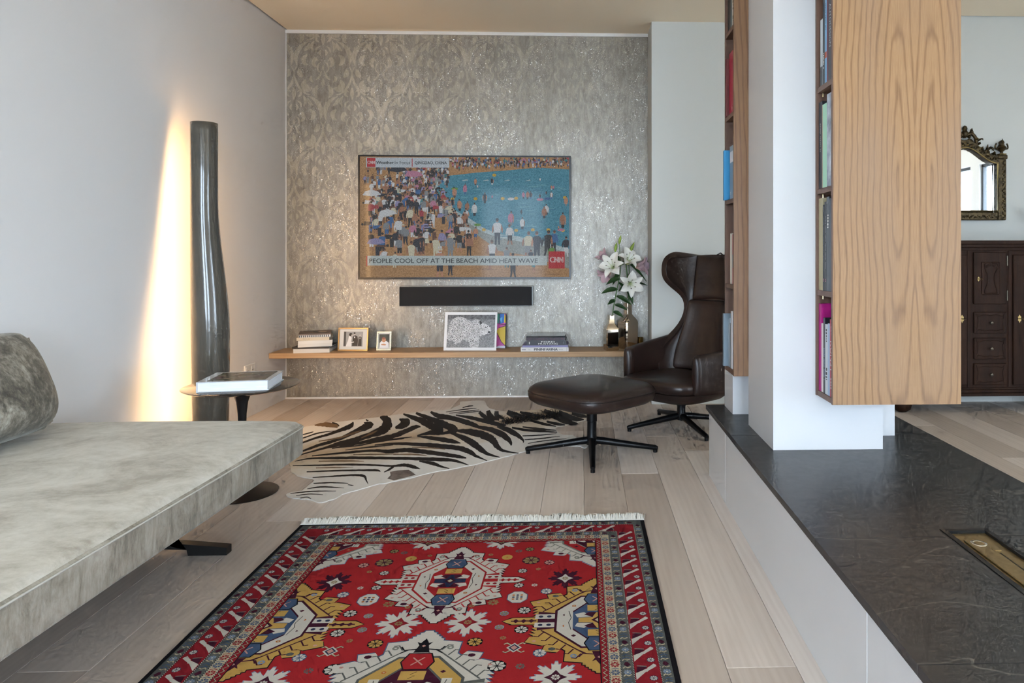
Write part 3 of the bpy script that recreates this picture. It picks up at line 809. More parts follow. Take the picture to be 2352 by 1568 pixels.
def person(x, y, h, top=None, bot=None, ly=6, wade=False, pose=0, hat=None):
    """x centre, y feet, h height; one small standing, wading or bending bather"""
    a = SH / SW
    top = top or R.choice(TOPS); bot = bot or R.choice(BOT); sk = R.choice(['skin', 'skin2'])
    ws = h * 0.13 * a * 1.2; lean = R.uniform(-0.06, 0.06) * h
    hip, shl, hd = y - h * (0.46 if not wade else 0.22), y - h * 0.82, y - h * 0.93
    if pose == 1:      # bending forward
        d = R.choice([-1, 1]) * h * 0.35 * a
        PT(bot, [(x - ws * 0.7, hip), (x + ws * 0.7, hip), (x + ws * 0.6, y), (x - ws * 0.6, y)], ly)
        PT(top, [(x - ws * 0.8, hip + h * 0.04), (x + ws * 0.7, hip - h * 0.16), (x + d, hip - h * 0.2), (x + d * 1.15, hip + h * 0.05)], ly + 1)
        pr.ngon('black', (x + d * 1.35) * SW, (1 - hip + h * 0.02) * SH, h * 0.075 * SH, n=8, layer=ly + 2); return
    if not wade:
        g = h * 0.02 * a; kn = (hip + y) / 2 + h * 0.03; st = R.uniform(0, 0.05) * h * a
        PT(bot, [(x - ws * 0.72, hip - h * 0.03), (x + ws * 0.72, hip - h * 0.03), (x + ws * 0.66, kn), (x + g, kn), (x, hip + h * 0.1), (x - g, kn), (x - ws * 0.66, kn)], ly)
        lg = sk if R.random() < 0.55 else bot
        PT(lg, [(x - ws * 0.62 - st, y), (x - ws * 0.2 - st, y), (x - g, kn), (x - ws * 0.62, kn)], ly)
        PT(lg, [(x + ws * 0.62 + st, y), (x + ws * 0.2 + st, y), (x + g, kn), (x + ws * 0.62, kn)], ly)
    else:
        PT(bot, [(x - ws * 0.7, hip), (x + ws * 0.7, hip), (x + ws * 0.55, y), (x - ws * 0.55, y)], ly)
    PT(top, [(x - ws * 0.72, hip), (x + ws * 0.72, hip), (x + ws + lean * 0.4, shl + h * 0.04), (x + ws * 0.45 + lean * 0.4, shl - h * 0.02), (x - ws * 0.45 + lean * 0.4, shl - h * 0.02), (x - ws + lean * 0.4, shl + h * 0.04)], ly + 1)
    for sg in (-1, 1):
        PT(sk if R.random() < 0.5 else top, [(x + sg * ws, shl + h * 0.05), (x + sg * ws * 1.35, shl + h * 0.22), (x + sg * ws * 1.25, hip + h * 0.02), (x + sg * ws * 1.05, hip), (x + sg * ws * 0.8, shl + h * 0.2)], ly + 1)
    pr.ngon(sk, (x + lean * 0.5) * SW, (1 - hd) * SH, h * 0.058 * SH, h * 0.072 * SH, 8, layer=ly + 2)
    pr.ngon(hat or R.choice(['black', 'black', 'brown']), (x + lean * 0.5) * SW, (1 - hd + h * 0.025) * SH, h * 0.06 * SH * (1.6 if hat else 1), h * 0.058 * SH * (0.6 if hat else 1), 8, layer=ly + 3)
crowd = []
for k in range(230):      # far beach crowd
    x = R.uniform(0.42, 1.0); crowd.append((x, R.uniform(0.035, 0.085 + 0.06 * (1 - x)), R.uniform(0.035, 0.055), None, None))
for k in range(120):
    crowd.append((R.uniform(0.20, 0.42), R.uniform(0.11, 0.26), R.uniform(0.05, 0.075), None, None))
for k in range(16):
    crowd.append((R.uniform(0.02, 0.22), R.uniform(0.11, 0.24), R.uniform(0.06, 0.085), None, None))
for k in range(150):
    y = R.uniform(0.20, 0.50); crowd.append((R.uniform(0.05, 0.36 + (y - 0.26) * 0.35), y, 0.07 + (y - 0.2) * 0.22, None, None))
for k in range(66):
    y = R.uniform(0.50, 0.84); crowd.append((R.uniform(0.05, 0.53), y, 0.12 + (y - 0.5) * 0.16, None, None))
for x, y, h, t, b in ((0.105, 0.82, 0.19, 'blue', 'black'), (0.185, 0.70, 0.20, 'white', 'navy'), (0.24, 0.585, 0.17, 'cream', 'black'), (0.325, 0.66, 0.17, 'white', 'blue'), (0.36, 0.84, 0.18, 'cream', 'cream'),
                      (0.245, 0.90, 0.20, 'cream', 'cream'), (0.43, 0.84, 0.20, 'grey', 'grey'), (0.655, 0.73, 0.22, 'white', 'navy'), (0.715, 0.73, 0.17, 'white', 'black'), (0.63, 0.90, 0.21, 'white', 'navy'),
                      (0.70, 0.92, 0.17, 'grey', 'teal'), (0.80, 0.84, 0.22, 'cream', 'grey'), (0.845, 0.85, 0.23, 'navy', 'navy'), (0.895, 0.83, 0.22, 'black', 'black'), (0.925, 0.80, 0.19, 'blue', 'navy'),
                      (0.915, 0.88, 0.15, 'green', 'green'), (0.815, 0.91, 0.14, 'navy', 'blue'), (0.985, 0.83, 0.17, 'navy', 'white'), (0.55, 0.69, 0.11, 'skin2', 'blue'), (0.055, 0.78, 0.16, 'black', 'white'),
                      (0.38, 1.0, 0.24, 'skin2', 'navy'), (0.43, 0.985, 0.16, 'navy', 'navy'), (0.73, 1.0, 0.20, 'navy', 'black'), (0.83, 0.96, 0.09, 'teal', 'skin'), (0.62, 0.94, 0.09, 'black', 'skin'),
                      (0.05, 0.52, 0.15, 'red', 'black'), (0.165, 0.92, 0.13, 'cream', 'cream'), (0.115, 0.92, 0.16, 'white', 'navy'), (0.315, 0.74, 0.14, 'white', 'navy')):
    crowd.append((x, y, h, t, b))
water = [(0.55, 0.235, 0.06), (0.63, 0.23, 0.06), (0.50, 0.29, 0.07), (0.45, 0.34, 0.09), (0.595, 0.385, 0.09), (0.50, 0.31, 0.08), (0.38, 0.37, 0.09), (0.78, 0.345, 0.06), (0.80, 0.35, 0.07), (0.815, 0.345, 0.06),
         (0.915, 0.345, 0.06), (0.86, 0.345, 0.04), (0.89, 0.31, 0.03), (0.915, 0.27, 0.04), (0.925, 0.268, 0.035), (0.985, 0.405, 0.08), (0.88, 0.51, 0.10), (0.892, 0.48, 0.09), (0.97, 0.59, 0.13), (0.72, 0.57, 0.12),
         (0.775, 0.60, 0.10), (0.77, 0.475, 0.04), (0.545, 0.49, 0.11), (0.475, 0.45, 0.10), (0.51, 0.46, 0.09), (0.95, 0.60, 0.03), (0.41, 0.47, 0.09), (0.385, 0.49, 0.10), (0.44, 0.42, 0.08), (0.63, 0.345, 0.03), (0.86, 0.20, 0.03), (0.56, 0.26, 0.03)]
allp = [(y, x, h, t, b, False) for x, y, h, t, b in crowd] + [(y, x, h, None, None, True) for x, y, h in water]
allp.sort(key=lambda q: q[0])
for i, (y, x, h, t, b, wd) in enumerate(allp):
    person(x, y, h, t or (R.choice(['skin', 'skin2', 'white', 'navy', 'pink']) if wd else None), b, 6 + (i // 9) * 4, wd, 1 if (t is None and not wd and h > 0.09 and R.random() < 0.28) else 0,
           'cream' if h > 0.1 and R.random() < 0.12 else None)
LZ = 6 + (len(allp) // 9 + 1) * 4
for x, y, c in ((0.13, 0.46, 'white'), (0.075, 0.70, 'lilac'), (0.18, 0.10, 'navy'), (0.255, 0.14, 'pink'), (0.055, 0.30, 'white')):
    PT(c, [(x - 0.042, y + 0.02), (x - 0.03, y - 0.012), (x, y - 0.025), (x + 0.03, y - 0.012), (x + 0.046, y + 0.014), (x, y + 0.03)], LZ)
for k in range(5): PT('foam', [(0.38 + 0.10 * k + 0.01, 0.19 + 0.002 * k), (0.41 + 0.10 * k, 0.185), (0.415 + 0.10 * k, 0.195), (0.385 + 0.10 * k, 0.20)], 6)
for x, y in ((0.59, 0.605), (0.745, 0.61), (0.825, 0.605), (0.90, 0.605), (0.97, 0.61), (0.68, 0.345), (0.745, 0.342), (0.44, 0.35), (0.55, 0.347), (0.98, 0.335), (0.64, 0.15), (0.51, 0.63)):
    pr.ngon('yellow', x * SW, (1 - y) * SH, 0.010 * SW, 0.008 * SW, 8, layer=7)
PT('sea2', [(0.60, 0.3455), (0.99, 0.3385), (0.99, 0.341), (0.60, 0.348)], 6)
for x, y, c in ((0.45, 0.265, 'green'), (0.86, 0.352, 'pink'), (0.96, 0.605, 'pink'), (0.72, 0.348, 'white'), (0.895, 0.345, 'blue'), (0.56, 0.565, 'green')):
    pr.ngon(c, x * SW, (1 - y) * SH, 0.017 * SW, 0.007 * SW, 10, layer=8)
# stripes on the shirt of the man in the middle
for k in range(4): PT('navy', [(0.306, 0.525 + 0.022 * k), (0.344, 0.525 + 0.022 * k), (0.344, 0.534 + 0.022 * k), (0.306, 0.534 + 0.022 * k)], LZ)
# caption bars
LB = LZ + 4
PT('bar2', [(0.030, 0.008), (0.425, 0.008), (0.425, 0.090), (0.030, 0.090)], LB)
PT('cnn', [(0.034, 0.012), (0.074, 0.012), (0.074, 0.086), (0.034, 0.086)], LB + 2)
PT('cnn', [(0.2465, 0.015), (0.2500, 0.015), (0.2500, 0.083), (0.2465, 0.083)], LB + 2)
PT('bar', [(0.036, 0.822), (0.894, 0.822), (0.894, 0.902), (0.036, 0.902)], LB)
PT('cnn', [(0.030, 0.822), (0.036, 0.822), (0.036, 0.908), (0.030, 0.908)], LB)
PT('cnn', [(0.901, 0.785), (0.979, 0.785), (0.979, 0.928), (0.901, 0.928)], LB)
pr.clip(0, SW, 0, SH)
SO = (-SW / 2, 0.0035, 0.016)
pic = pr.build('screen_picture', {k: screen_col(v) for k, v in INK.items()}, tv, SO, (1, 0, 0), (0, 0, 1), (0, -1, 0))
LIFT = (LB + 4) * 1.2e-5 + 0.0001
def tvtext(s, x, y, cap, ink, fit, bold=0.0):
    lettering(s, cap * SH, ink, tv, (SO[0] + x * SW, SO[1], SO[2] + (1 - y) * SH), (1, 0, 0), (0, 0, 1), (0, -1, 0), bold, 'LEFT', fit=fit * SW, lift=LIFT)
INKD = screen_col('#10151c'); INKW = screen_col('#dcd6d6')
tvtext('Weather', 0.0775, 0.062, 0.026, INKD, 0.083, 0.022)
tvtext('In Focus', 0.166, 0.062, 0.026, INKD, 0.073, 0.0)
tvtext('QINGDAO, CHINA', 0.261, 0.062, 0.024, INKD, 0.152, 0.018)
tvtext('PEOPLE COOL OFF AT THE BEACH AMID HEAT WAVE', 0.0455, 0.881, 0.037, INKD, 0.803, 0.008)
def cnn(x, y, cap, fit):
    tvtext('CNN', x, y, cap, INKW, fit, 0.05)
    # the dark line that runs inside the joined letters
    lettering('CNN', cap * SH, screen_col('#b4121f'), tv, (SO[0] + x * SW, SO[1], SO[2] + (1 - y) * SH), (1, 0, 0), (0, 0, 1), (0, -1, 0), -0.018, 'LEFT', fit=fit * SW * 0.99, lift=LIFT + 5e-5)
cnn(0.0365, 0.062, 0.027, 0.034)
cnn(0.9085, 0.877, 0.046, 0.062)

# ---------------------------------------------------------------- sound bar
sb = thing('sound_bar', 'long black sound bar mounted below the television', 'speaker', (-0.882, 5.40, 0.711))
box('cabinet', -0.505, 0.505, 0.006, YB - 5.40 - 0.001, 0, 0.154, flat('#b9bbbd', 0.35, 0.6), sb, 0.004, 2)
def m_grille():
    q = N('speaker_cloth'); f = q.n('ShaderNodeTexChecker', Vector=q.coord('Object'), Scale=900.0).outputs[1]
    q.set(color=q.ramp(f, [(0, '#131416'), (1, '#1f2023')]), rough=0.8); return q.m
box('grille', -0.501, 0.501, 0, 0.006, 0.005, 0.150, m_grille(), sb, 0.002, 1)

# ---------------------------------------------------------------- stack of books on the shelf end
cs = [('hardback_book', 'large white book with black spine mark, lowest of the left shelf stack', 0.29, 0.255, 0.030, '#cfccc6', -6),
      ('magazine', 'thin dark magazine on the lowest book of the stack', 0.30, 0.26, 0.012, '#2a2622', -9),
      ('paperback_book', 'white paperback under the thick white one in the shelf stack', 0.27, 0.235, 0.022, '#dcd8d0', 5),
      ('paperback_book', 'thick white paperback in the middle of the shelf stack', 0.27, 0.235, 0.024, '#e2dfd8', 6),
      ('hardback_book', 'cream and red book with small title near top of stack', 0.26, 0.235, 0.022, '#cdc0a8', -2),
      ('magazine', 'white ring-bound booklet just below the topmost magazine', 0.25, 0.225, 0.017, '#d9d6d0', 4),
      ('magazine', 'brown picture magazine on top of the left shelf stack', 0.255, 0.225, 0.010, '#6f5a4a', 5)]
zz = SHELF_Z + 0.0002
for i, (nm, lb, wd, ht, tk, c, deg) in enumerate(cs):
    # fore edge towards the room, spine to the left wall: turned about the pile's middle
    a = math.radians(deg + 14)
    cxp, cyp = -1.985, 5.335
    o = make_book(nm, lb, ht * 1.0, wd * 0.86, tk, speckled('cover_%d' % i, c, c, 4, 0.5), (0, 0, 0), (0, 0, a + PI / 2), cat='magazine' if nm == 'magazine' else 'book', group='stack of books at the shelf end', bt=0.0022, pages=PAGES_W if i != 4 else PAGES)
    off = Matrix.Rotation(a + PI / 2, 3, 'Z') @ Vector((ht / 2, wd * 0.43, 0))
    o.location = (cxp - off.x, cyp - off.y, zz); zz += tk + 0.0003
    if i == 4: lettering('POLO', 0.011, flat('#8f7f62'), o, (0, wd * 0.60, 0.006), (0, -1, 0), (0, 0, 1), (-1, 0, 0), 0.0, 'CENTER', spacing=1.3)
    if i == 5:
        for k in range(16): box('ring', -0.003, 0.004, 0.012 + k * 0.013, 0.018 + k * 0.013, 0.002, tk - 0.001, flat('#2a2a2a', 0.4), o)
    if i == 6:
        p2 = Print(); p2.line('a', catmull([(0.02, 0.02), (0.08, 0.10), (0.16, 0.12), (0.21, 0.2)], 5), 0.03); p2.ngon('b', 0.12, 0.06, 0.05, 0.03)
        p2.clip(0.003, ht - 0.003, 0.003, wd * 0.86 - 0.003)
        p2.build('cover_picture', {'a': flat('#2f2520'), 'b': flat('#b49c86')}, o, (0, 0, tk), (1, 0, 0), (0, 1, 0), (0, 0, 1), 0.0003)

# ---------------------------------------------------------------- picture frames on the shelf
def frame_thing(name, label, x0, x1, ybase, h, lean, rotz, border, fmat, matboard, depth=0.014, cat='picture frame', easel=True):
    t = thing(name, label, cat, ((x0 + x1) / 2, ybase, SHELF_Z + 0.001), 0)
    t.rotation_euler = (-lean, 0, rotz)
    wq = x1 - x0; bm = bmesh.new()
    for a in ((-wq / 2, wq / 2, 0, border), (-wq / 2, wq / 2, h - border, h), (-wq / 2, -wq / 2 + border, border, h - border), (wq / 2 - border, wq / 2, border, h - border)):
        box_bm(a[0], a[1], 0, depth, a[2], a[3], 0.0015, 1, bm=bm)
    from_bm('frame', bm, t, fmat)
    box('backing', -wq / 2 + border * 0.6, wq / 2 - border * 0.6, 0.006, depth + 0.001, border * 0.6, h - border * 0.6, matboard, t)
    if easel:
        pydata('easel_leg', [(-0.02, depth, h * 0.6), (0.02, depth, h * 0.6), (0.02, depth + 0.06, 0.014), (-0.02, depth + 0.06, 0.014), (-0.02, depth + 0.003, h * 0.6), (0.02, depth + 0.003, h * 0.6), (0.02, depth + 0.064, 0.014), (-0.02, depth + 0.064, 0.014)],
               [(0, 1, 2, 3), (7, 6, 5, 4), (0, 3, 7, 4), (1, 5, 6, 2), (3, 2, 6, 7), (0, 4, 5, 1)], t, flat('#2a2a2a', 0.6))
    return t
GOLD = flat('#b39c78', 0.28, 0.9)
SILV = flat('#cfcbb9', 0.25, 0.9)
MATB = flat('#d9d8d4', 0.7)
f1 = frame_thing('photo_frame', 'gilt framed black and white wedding photograph on the oak shelf', at(774, 800, y=5.30).x, at(845, 800, y=5.30).x, 5.30, 0.172, 0.12, -0.06, 0.011, GOLD, MATB)
p = Print(6e-5)
# wedding picture, metres in the frame's plane
p.rect('bg', -0.072, 0.032, 0.072, 0.142)
p.rect('curt', -0.072, 0.036, -0.055, 0.142, 1)
p.add('gown', [(-0.055, 0.032), (-0.012, 0.032), (-0.016, 0.075), (-0.012, 0.095), (-0.02, 0.112), (-0.034, 0.108), (-0.038, 0.08)], 2)
p.ngon('hair', -0.020, 0.120, 0.013, 0.012, layer=3); p.ngon('face', -0.010, 0.114, 0.006, 0.008, layer=4)
p.add('suit', [(-0.008, 0.036), (0.034, 0.036), (0.036, 0.08), (0.03, 0.108), (0.012, 0.116), (-0.004, 0.104)], 3)
p.ngon('face', 0.008, 0.124, 0.007, 0.010, layer=4); p.ngon('hair', 0.008, 0.131, 0.008, 0.006, layer=5)
p.add('gown', [(0.004, 0.095), (0.012, 0.113), (0.014, 0.095)], 5)
p.add('suit', [(0.036, 0.036), (0.064, 0.036), (0.062, 0.10), (0.050, 0.108), (0.040, 0.10)], 2); p.ngon('face', 0.050, 0.114, 0.006, 0.008, layer=3); p.add('gown', [(0.047, 0.088), (0.050, 0.105), (0.053, 0.088)], 4)
p.line('gown', [(-0.03, 0.075), (-0.012, 0.062), (0.006, 0.066)], 0.006, 5)
p.build('photograph', {'bg': flat('#9a9c9e', 0.4), 'curt': flat('#4c4d50', 0.4), 'gown': flat('#e2e3e4', 0.4), 'hair': flat('#17171a', 0.4), 'face': flat('#b9b4b0', 0.4), 'suit': flat('#2a2a2e', 0.4)}, f1, (0, 0.0058, 0), (1, 0, 0), (0, 0, 1), (0, -1, 0), 0.0002)
f2 = frame_thing('photo_frame', 'small pale green metal frame with colour photo of a baby', at(864, 800, y=5.31).x, at(898, 800, y=5.31).x, 5.31, 0.142, 0.14, 0.02, 0.012, SILV, MATB)
p = Print(6e-5)
p.rect('bg', -0.038, 0.022, 0.038, 0.122); p.add('dark', [(-0.038, 0.08), (0.038, 0.075), (0.038, 0.122), (-0.038, 0.122)], 1)
p.add('white', [(-0.034, 0.022), (0.036, 0.022), (0.034, 0.058), (0.018, 0.070), (-0.02, 0.070), (-0.032, 0.056)], 2)
p.ngon('face', -0.002, 0.078, 0.015, 0.017, layer=3); p.ngon('hair', -0.004, 0.090, 0.014, 0.008, layer=4); p.add('face', [(-0.022, 0.048), (0.0, 0.052), (0.016, 0.046), (0.012, 0.038), (-0.018, 0.04)], 3)
p.build('photograph', {'bg': flat('#4a4d42', 0.4), 'dark': flat('#33372f', 0.4), 'white': flat('#dfe3ea', 0.4), 'face': flat('#b5825f', 0.4), 'hair': flat('#8a4a36', 0.4)}, f2, (0, 0.0058, 0), (1, 0, 0), (0, 0, 1), (0, -1, 0), 0.0002)

# leopard print in a white mount
lx0, lx1 = at(1018, 800, y=5.29).x, at(1140, 800, y=5.29).x
lh = 0.288
lp = thing('leopard_print', 'black and white leopard photograph with wide white border on the shelf', 'picture', ((lx0 + lx1) / 2, 5.29, SHELF_Z + 0.001))
lp.rotation_euler = (-0.20, 0, -0.035)
lw = lx1 - lx0
box('mount_board', -lw / 2, lw / 2, 0, 0.008, 0, lh, flat('#e4e6ea', 0.5), lp, 0.001, 1)
q = N('grass_photo'); f = q.noise(q.coord('Object', (2, 2, 3)), 45, 6, 0.8, 1.0); q.set(color=q.ramp(f, [(0.3, '#2d2e31'), (0.5, '#77797d'), (0.7, '#c3c5c8')]), rough=0.35)
p = Print(5e-5)
ix0, ix1, iz0, iz1 = -lw / 2 + 0.021, lw / 2 - 0.014, 0.022, lh - 0.022
iw, ih = ix1 - ix0, iz1 - iz0
p.rect('grass', ix0, iz0, ix1, iz1)
p.rect('darkg', ix0, iz0 + ih * 0.86, ix1, iz1, 1)
def LP(pts): return [(ix0 + x * iw, iz0 + (1 - y) * ih) for x, y in pts]
body = [(0.03, 0.45), (0.05, 0.25), (0.14, 0.10), (0.27, 0.06), (0.40, 0.13), (0.50, 0.20), (0.57, 0.13), (0.66, 0.16), (0.69, 0.24), (0.80, 0.28), (0.90, 0.38), (0.92, 0.48), (0.88, 0.60), (0.80, 0.63), (0.73, 0.62), (0.68, 0.74), (0.66, 0.98), (0.50, 0.98), (0.47, 0.84), (0.40, 0.78), (0.32, 0.80), (0.25, 0.88), (0.17, 0.90), (0.14, 0.80), (0.06, 0.78), (0.0, 0.72)]
body = catmull(body + [body[0]], 4)[:-1]
p.add('fur', LP(body), 2)
def inside(x, y, poly):
    c = False
    for i in range(len(poly)):
        x1, y1 = poly[i][:2]; x2, y2 = poly[i - 1][:2]
        if (y1 > y) != (y2 > y) and x < (x2 - x1) * (y - y1) / (y2 - y1) + x1: c = not c
    return c
RL = random.Random(5)
for j in range(34):
    for i in range(44):
        x, y = (i + 0.5 * (j % 2) + RL.uniform(-0.25, 0.25)) / 44, (j + RL.uniform(-0.25, 0.25)) / 34
        if inside(x, y, body) and not (0.70 < x and RL.random() < 0.55):
            a = RL.uniform(0, PI); r1 = RL.uniform(0.0022, 0.0040)
            pts = [(ix0 + x * iw + r1 * math.cos(a + t) * RL.uniform(0.7, 1.2), iz0 + (1 - y) * ih + r1 * 0.8 * math.sin(a + t)) for t in (0, 1.2, 2.4, 3.7, 5.0)]
            p.add('spot', pts, 3)
for pts in ([(0.66, 0.20), (0.70, 0.18), (0.73, 0.26), (0.69, 0.31)], [(0.78, 0.37), (0.83, 0.385), (0.82, 0.41), (0.79, 0.40)], [(0.86, 0.50), (0.91, 0.51), (0.90, 0.56), (0.85, 0.57)], [(0.80, 0.60), (0.88, 0.59), (0.86, 0.62), (0.81, 0.63)]):
    p.add('spot', LP(pts), 4)
p.build('photograph', {'grass': q.m, 'darkg': speckled('dark_grass_photo', '#26272a', '#7a7b7f', 60, 0.35), 'fur': speckled('fur_photo', '#b9bbbf', '#e3e4e7', 30, 0.35), 'spot': flat('#1b1c1f', 0.35)}, lp, (0, 0, 0), (1, 0, 0), (0, 0, 1), (0, -1, 0), 0.0003)
# colourful canvas behind it: plain abstract fields of the same colours
cx0, cx1 = at(1085, 800, y=5.40).x, at(1162, 800, y=5.40).x
cv = thing('canvas_painting', 'small bright yellow, pink and blue canvas leaning behind the leopard print', 'painting', ((cx0 + cx1) / 2, 5.40, SHELF_Z + 0.001))
cv.rotation_euler = (-0.16, 0, 0)
cw, ch = cx1 - cx0, 0.265
box('canvas', -cw / 2, cw / 2, 0, 0.02, 0, ch, flat('#1b1b20', 0.6), cv, 0.001, 1)
p = Print(5e-5)
p.rect('pink', -cw / 2 + 0.001, 0.002, cw / 2 - 0.006, ch - 0.002)
x1c = cw / 2 - 0.006
p.add('yellow', [(x1c, 0.02), (x1c - 0.03, 0.05), (x1c - 0.07, 0.13), (x1c - 0.05, 0.155), (x1c, 0.17)], 2)
p.add('teal', [(x1c - 0.09, 0.20), (x1c - 0.05, 0.19), (x1c - 0.045, ch - 0.002), (x1c - 0.09, ch - 0.002)], 2)
p.add('blue', [(x1c - 0.045, 0.185), (x1c - 0.012, 0.195), (x1c - 0.010, ch - 0.002), (x1c - 0.045, ch - 0.002)], 2)
p.add('sky', [(x1c - 0.045, 0.225), (x1c - 0.03, 0.19), (x1c - 0.025, 0.24)], 3)
p.add('yellow', [(x1c - 0.012, 0.195), (x1c, 0.195), (x1c, ch - 0.02), (x1c - 0.010, ch - 0.002)], 2)
p.add('white', [(x1c - 0.08, 0.002), (x1c, 0.002), (x1c, 0.02), (x1c - 0.05, 0.02)], 2)
for a, b in (((x1c - 0.07, 0.13), (x1c - 0.03, 0.05)), ((x1c - 0.03, 0.05), (x1c, 0.02)), ((x1c - 0.045, 0.185), (x1c - 0.045, ch)), ((x1c - 0.09, 0.19), (x1c, 0.18)), ((x1c - 0.05, 0.155), (x1c, 0.17))):
    p.line('ink', [a, b], 0.004, 4)
p.clip(-cw / 2 + 0.001, cw / 2 - 0.005, 0.001, ch - 0.001)
p.build('painted_face', {'pink': flat('#c44d9a', 0.5), 'yellow': flat('#d9b62e', 0.5), 'teal': flat('#3d8f7d', 0.5), 'blue': flat('#2f6fc0', 0.5), 'sky': flat('#62b7dd', 0.5), 'white': flat('#d9d7e6', 0.5), 'ink': flat('#17171c', 0.5)}, cv, (0, 0, 0), (1, 0, 0), (0, 0, 1), (0, -1, 0), 0.0003)

# ---------------------------------------------------------------- car books
def lying(nm, lb, x0, x1, y0, depth, tk, c, z, deg=0.0, pages=PAGES):
    """spine faces the room"""
    wq = x1 - x0
    o = make_book(nm, lb, depth, wq, tk, c, (x1, y0, z), (0, 0, PI / 2 + math.radians(deg)), pages, group='car books lying on the shelf')
    return o
def spine_front(o, s, x, z, cap, ink, fit=None, bold=0.0):
    # along the spine the book's +y runs to the room's -x
    return lettering(s, cap, ink, o, (0, x, z), (0, -1, 0), (0, 0, 1), (-1, 0, 0), bold, 'CENTER', fit=fit)
z = SHELF_Z + 0.0002; yb = 5.225
xa, xb = at(1196, 800, y=yb).x, at(1306, 800, y=yb).x
b1 = lying('hardback_book', 'white car book with bold dark title, lowest of shelf stack', xa, xb, yb, 0.25, 0.030, flat('#dcdad8', 0.5), z)
wq = xb - xa
spine_front(b1, 'PININFARINA', wq * 0.475, 0.0065, 0.0175, flat('#22242a', 0.5), fit=wq * 0.49, bold=0.03)
spine_front(b1, 'THE', wq * 0.82, 0.011, 0.006, GY); spine_front(b1, 'BOOK', wq * 0.16, 0.011, 0.006, GY, fit=0.03)
for k in range(3): box('emblem', -0.0006, 0, wq * 0.90 + 0.009 * k, wq * 0.90 + 0.009 * k + 0.006, 0.010, 0.019, flat('#7a6f8a'), b1)
box('band', -0.0005, 0, 0.012, 0.014, 0.002, 0.028, GY, b1)
z += 0.0302
b2 = lying('hardback_book', 'lilac book between the two car books', xa + 0.012, xb - 0.004, yb + 0.006, 0.24, 0.014, flat('#8d8ab4', 0.5), z)
for k in range(9): box('title_mark', -0.0006, 0, (wq - 0.016) * 0.38 + 0.009 * k, (wq - 0.016) * 0.38 + 0.009 * k + 0.006, 0.004, 0.009, flat('#55537c'), b2)
z += 0.0142
b3 = lying('hardback_book', 'charcoal car book with white spaced capitals on its spine', xa + 0.042, xb - 0.018, yb + 0.012, 0.23, 0.036, flat('#47474b', 0.5), z)
spine_front(b3, 'FORD', (wq - 0.06) * 0.46, 0.019, 0.011, W_, fit=0.10, bold=0.005)
spine_front(b3, 'MUSTANG', (wq - 0.06) * 0.46, 0.005, 0.011, W_, fit=0.145, bold=0.003)
box('emblem', -0.0006, 0, (wq - 0.06) * 0.92, (wq - 0.06) * 0.94, 0.008, 0.026, W_, b3); box('emblem', -0.0006, 0, (wq - 0.06) * 0.06, (wq - 0.06) * 0.075, 0.010, 0.026, GY, b3)
z += 0.0362
b4 = lying('hardback_book', 'black book with dark red speckles, second from top of car books', xa + 0.038, xb - 0.025, yb + 0.014, 0.22, 0.020, speckled('speckled_cover', '#15151a', '#4a2330', 60, 0.4), z)
z += 0.0202
b5 = lying('hardback_book', 'thin glossy black book on top of the car books', xa + 0.040, xb - 0.027, yb + 0.016, 0.215, 0.012, flat('#1a1c20', 0.15), z)

# ---------------------------------------------------------------- vases, cup and lilies
CHROME = flat('#d9cfc0', 0.08, 1.0)
def bottle(name, label, cx, cy, prof, ang):
    """square bottle with chamfered corners"""
    t = thing(name, label, 'vase', (cx, cy, SHELF_Z + 0.0003), ang)
    vs, fs = [], []; n = 8
    for hw, z_ in prof:
        c = hw * 0.82
        for x, y in ((hw, -c), (hw, c), (c, hw), (-c, hw), (-hw, c), (-hw, -c), (-c, -hw), (c, -hw)): vs.append((x, y, z_))
    fs = grid_faces(n, len(prof), True); fs.append(tuple(range(n))[::-1])
    o = pydata('body', vs, fs, t, CHROME); autosmooth(o, 35)
    rim = prof[-1]
    o = lathe('neck_rim', [(rim[0] * 1.05, rim[1] - 0.006), (rim[0] * 1.16, rim[1] - 0.003), (rim[0] * 1.16, rim[1]), (rim[0] * 0.9, rim[1])], CHROME, t, 20)
    return t
v1p = at(1404, 800, y=5.27); v2p = at(1443, 795, y=5.36)
va = bottle('bottle_vase', 'shorter mirrored square bottle vase standing nearer the room', v1p.x, 5.29, [(0.046, 0), (0.048, 0.004), (0.050, 0.15), (0.047, 0.165), (0.030, 0.190), (0.022, 0.205), (0.021, 0.262)], 0.25)
vb = bottle('bottle_vase', 'taller mirrored square bottle vase holding most lilies', v2p.x, 5.38, [(0.055, 0), (0.057, 0.004), (0.060, 0.195), (0.056, 0.215), (0.034, 0.245), (0.023, 0.262), (0.022, 0.345)], 0.6)
gp = at(1466, 795, y=5.44)
cpt = thing('gilt_cup', 'small gilt tumbler beside the mirrored vases', 'cup', (gp.x + 0.012, 5.44, SHELF_Z + 0.0003))
lathe('bowl', [(0.024, 0), (0.026, 0.002), (0.028, 0.075), (0.026, 0.075), (0.024, 0.006), (0.001, 0.005)], flat('#b08a4a', 0.2, 1.0), cpt, 20)

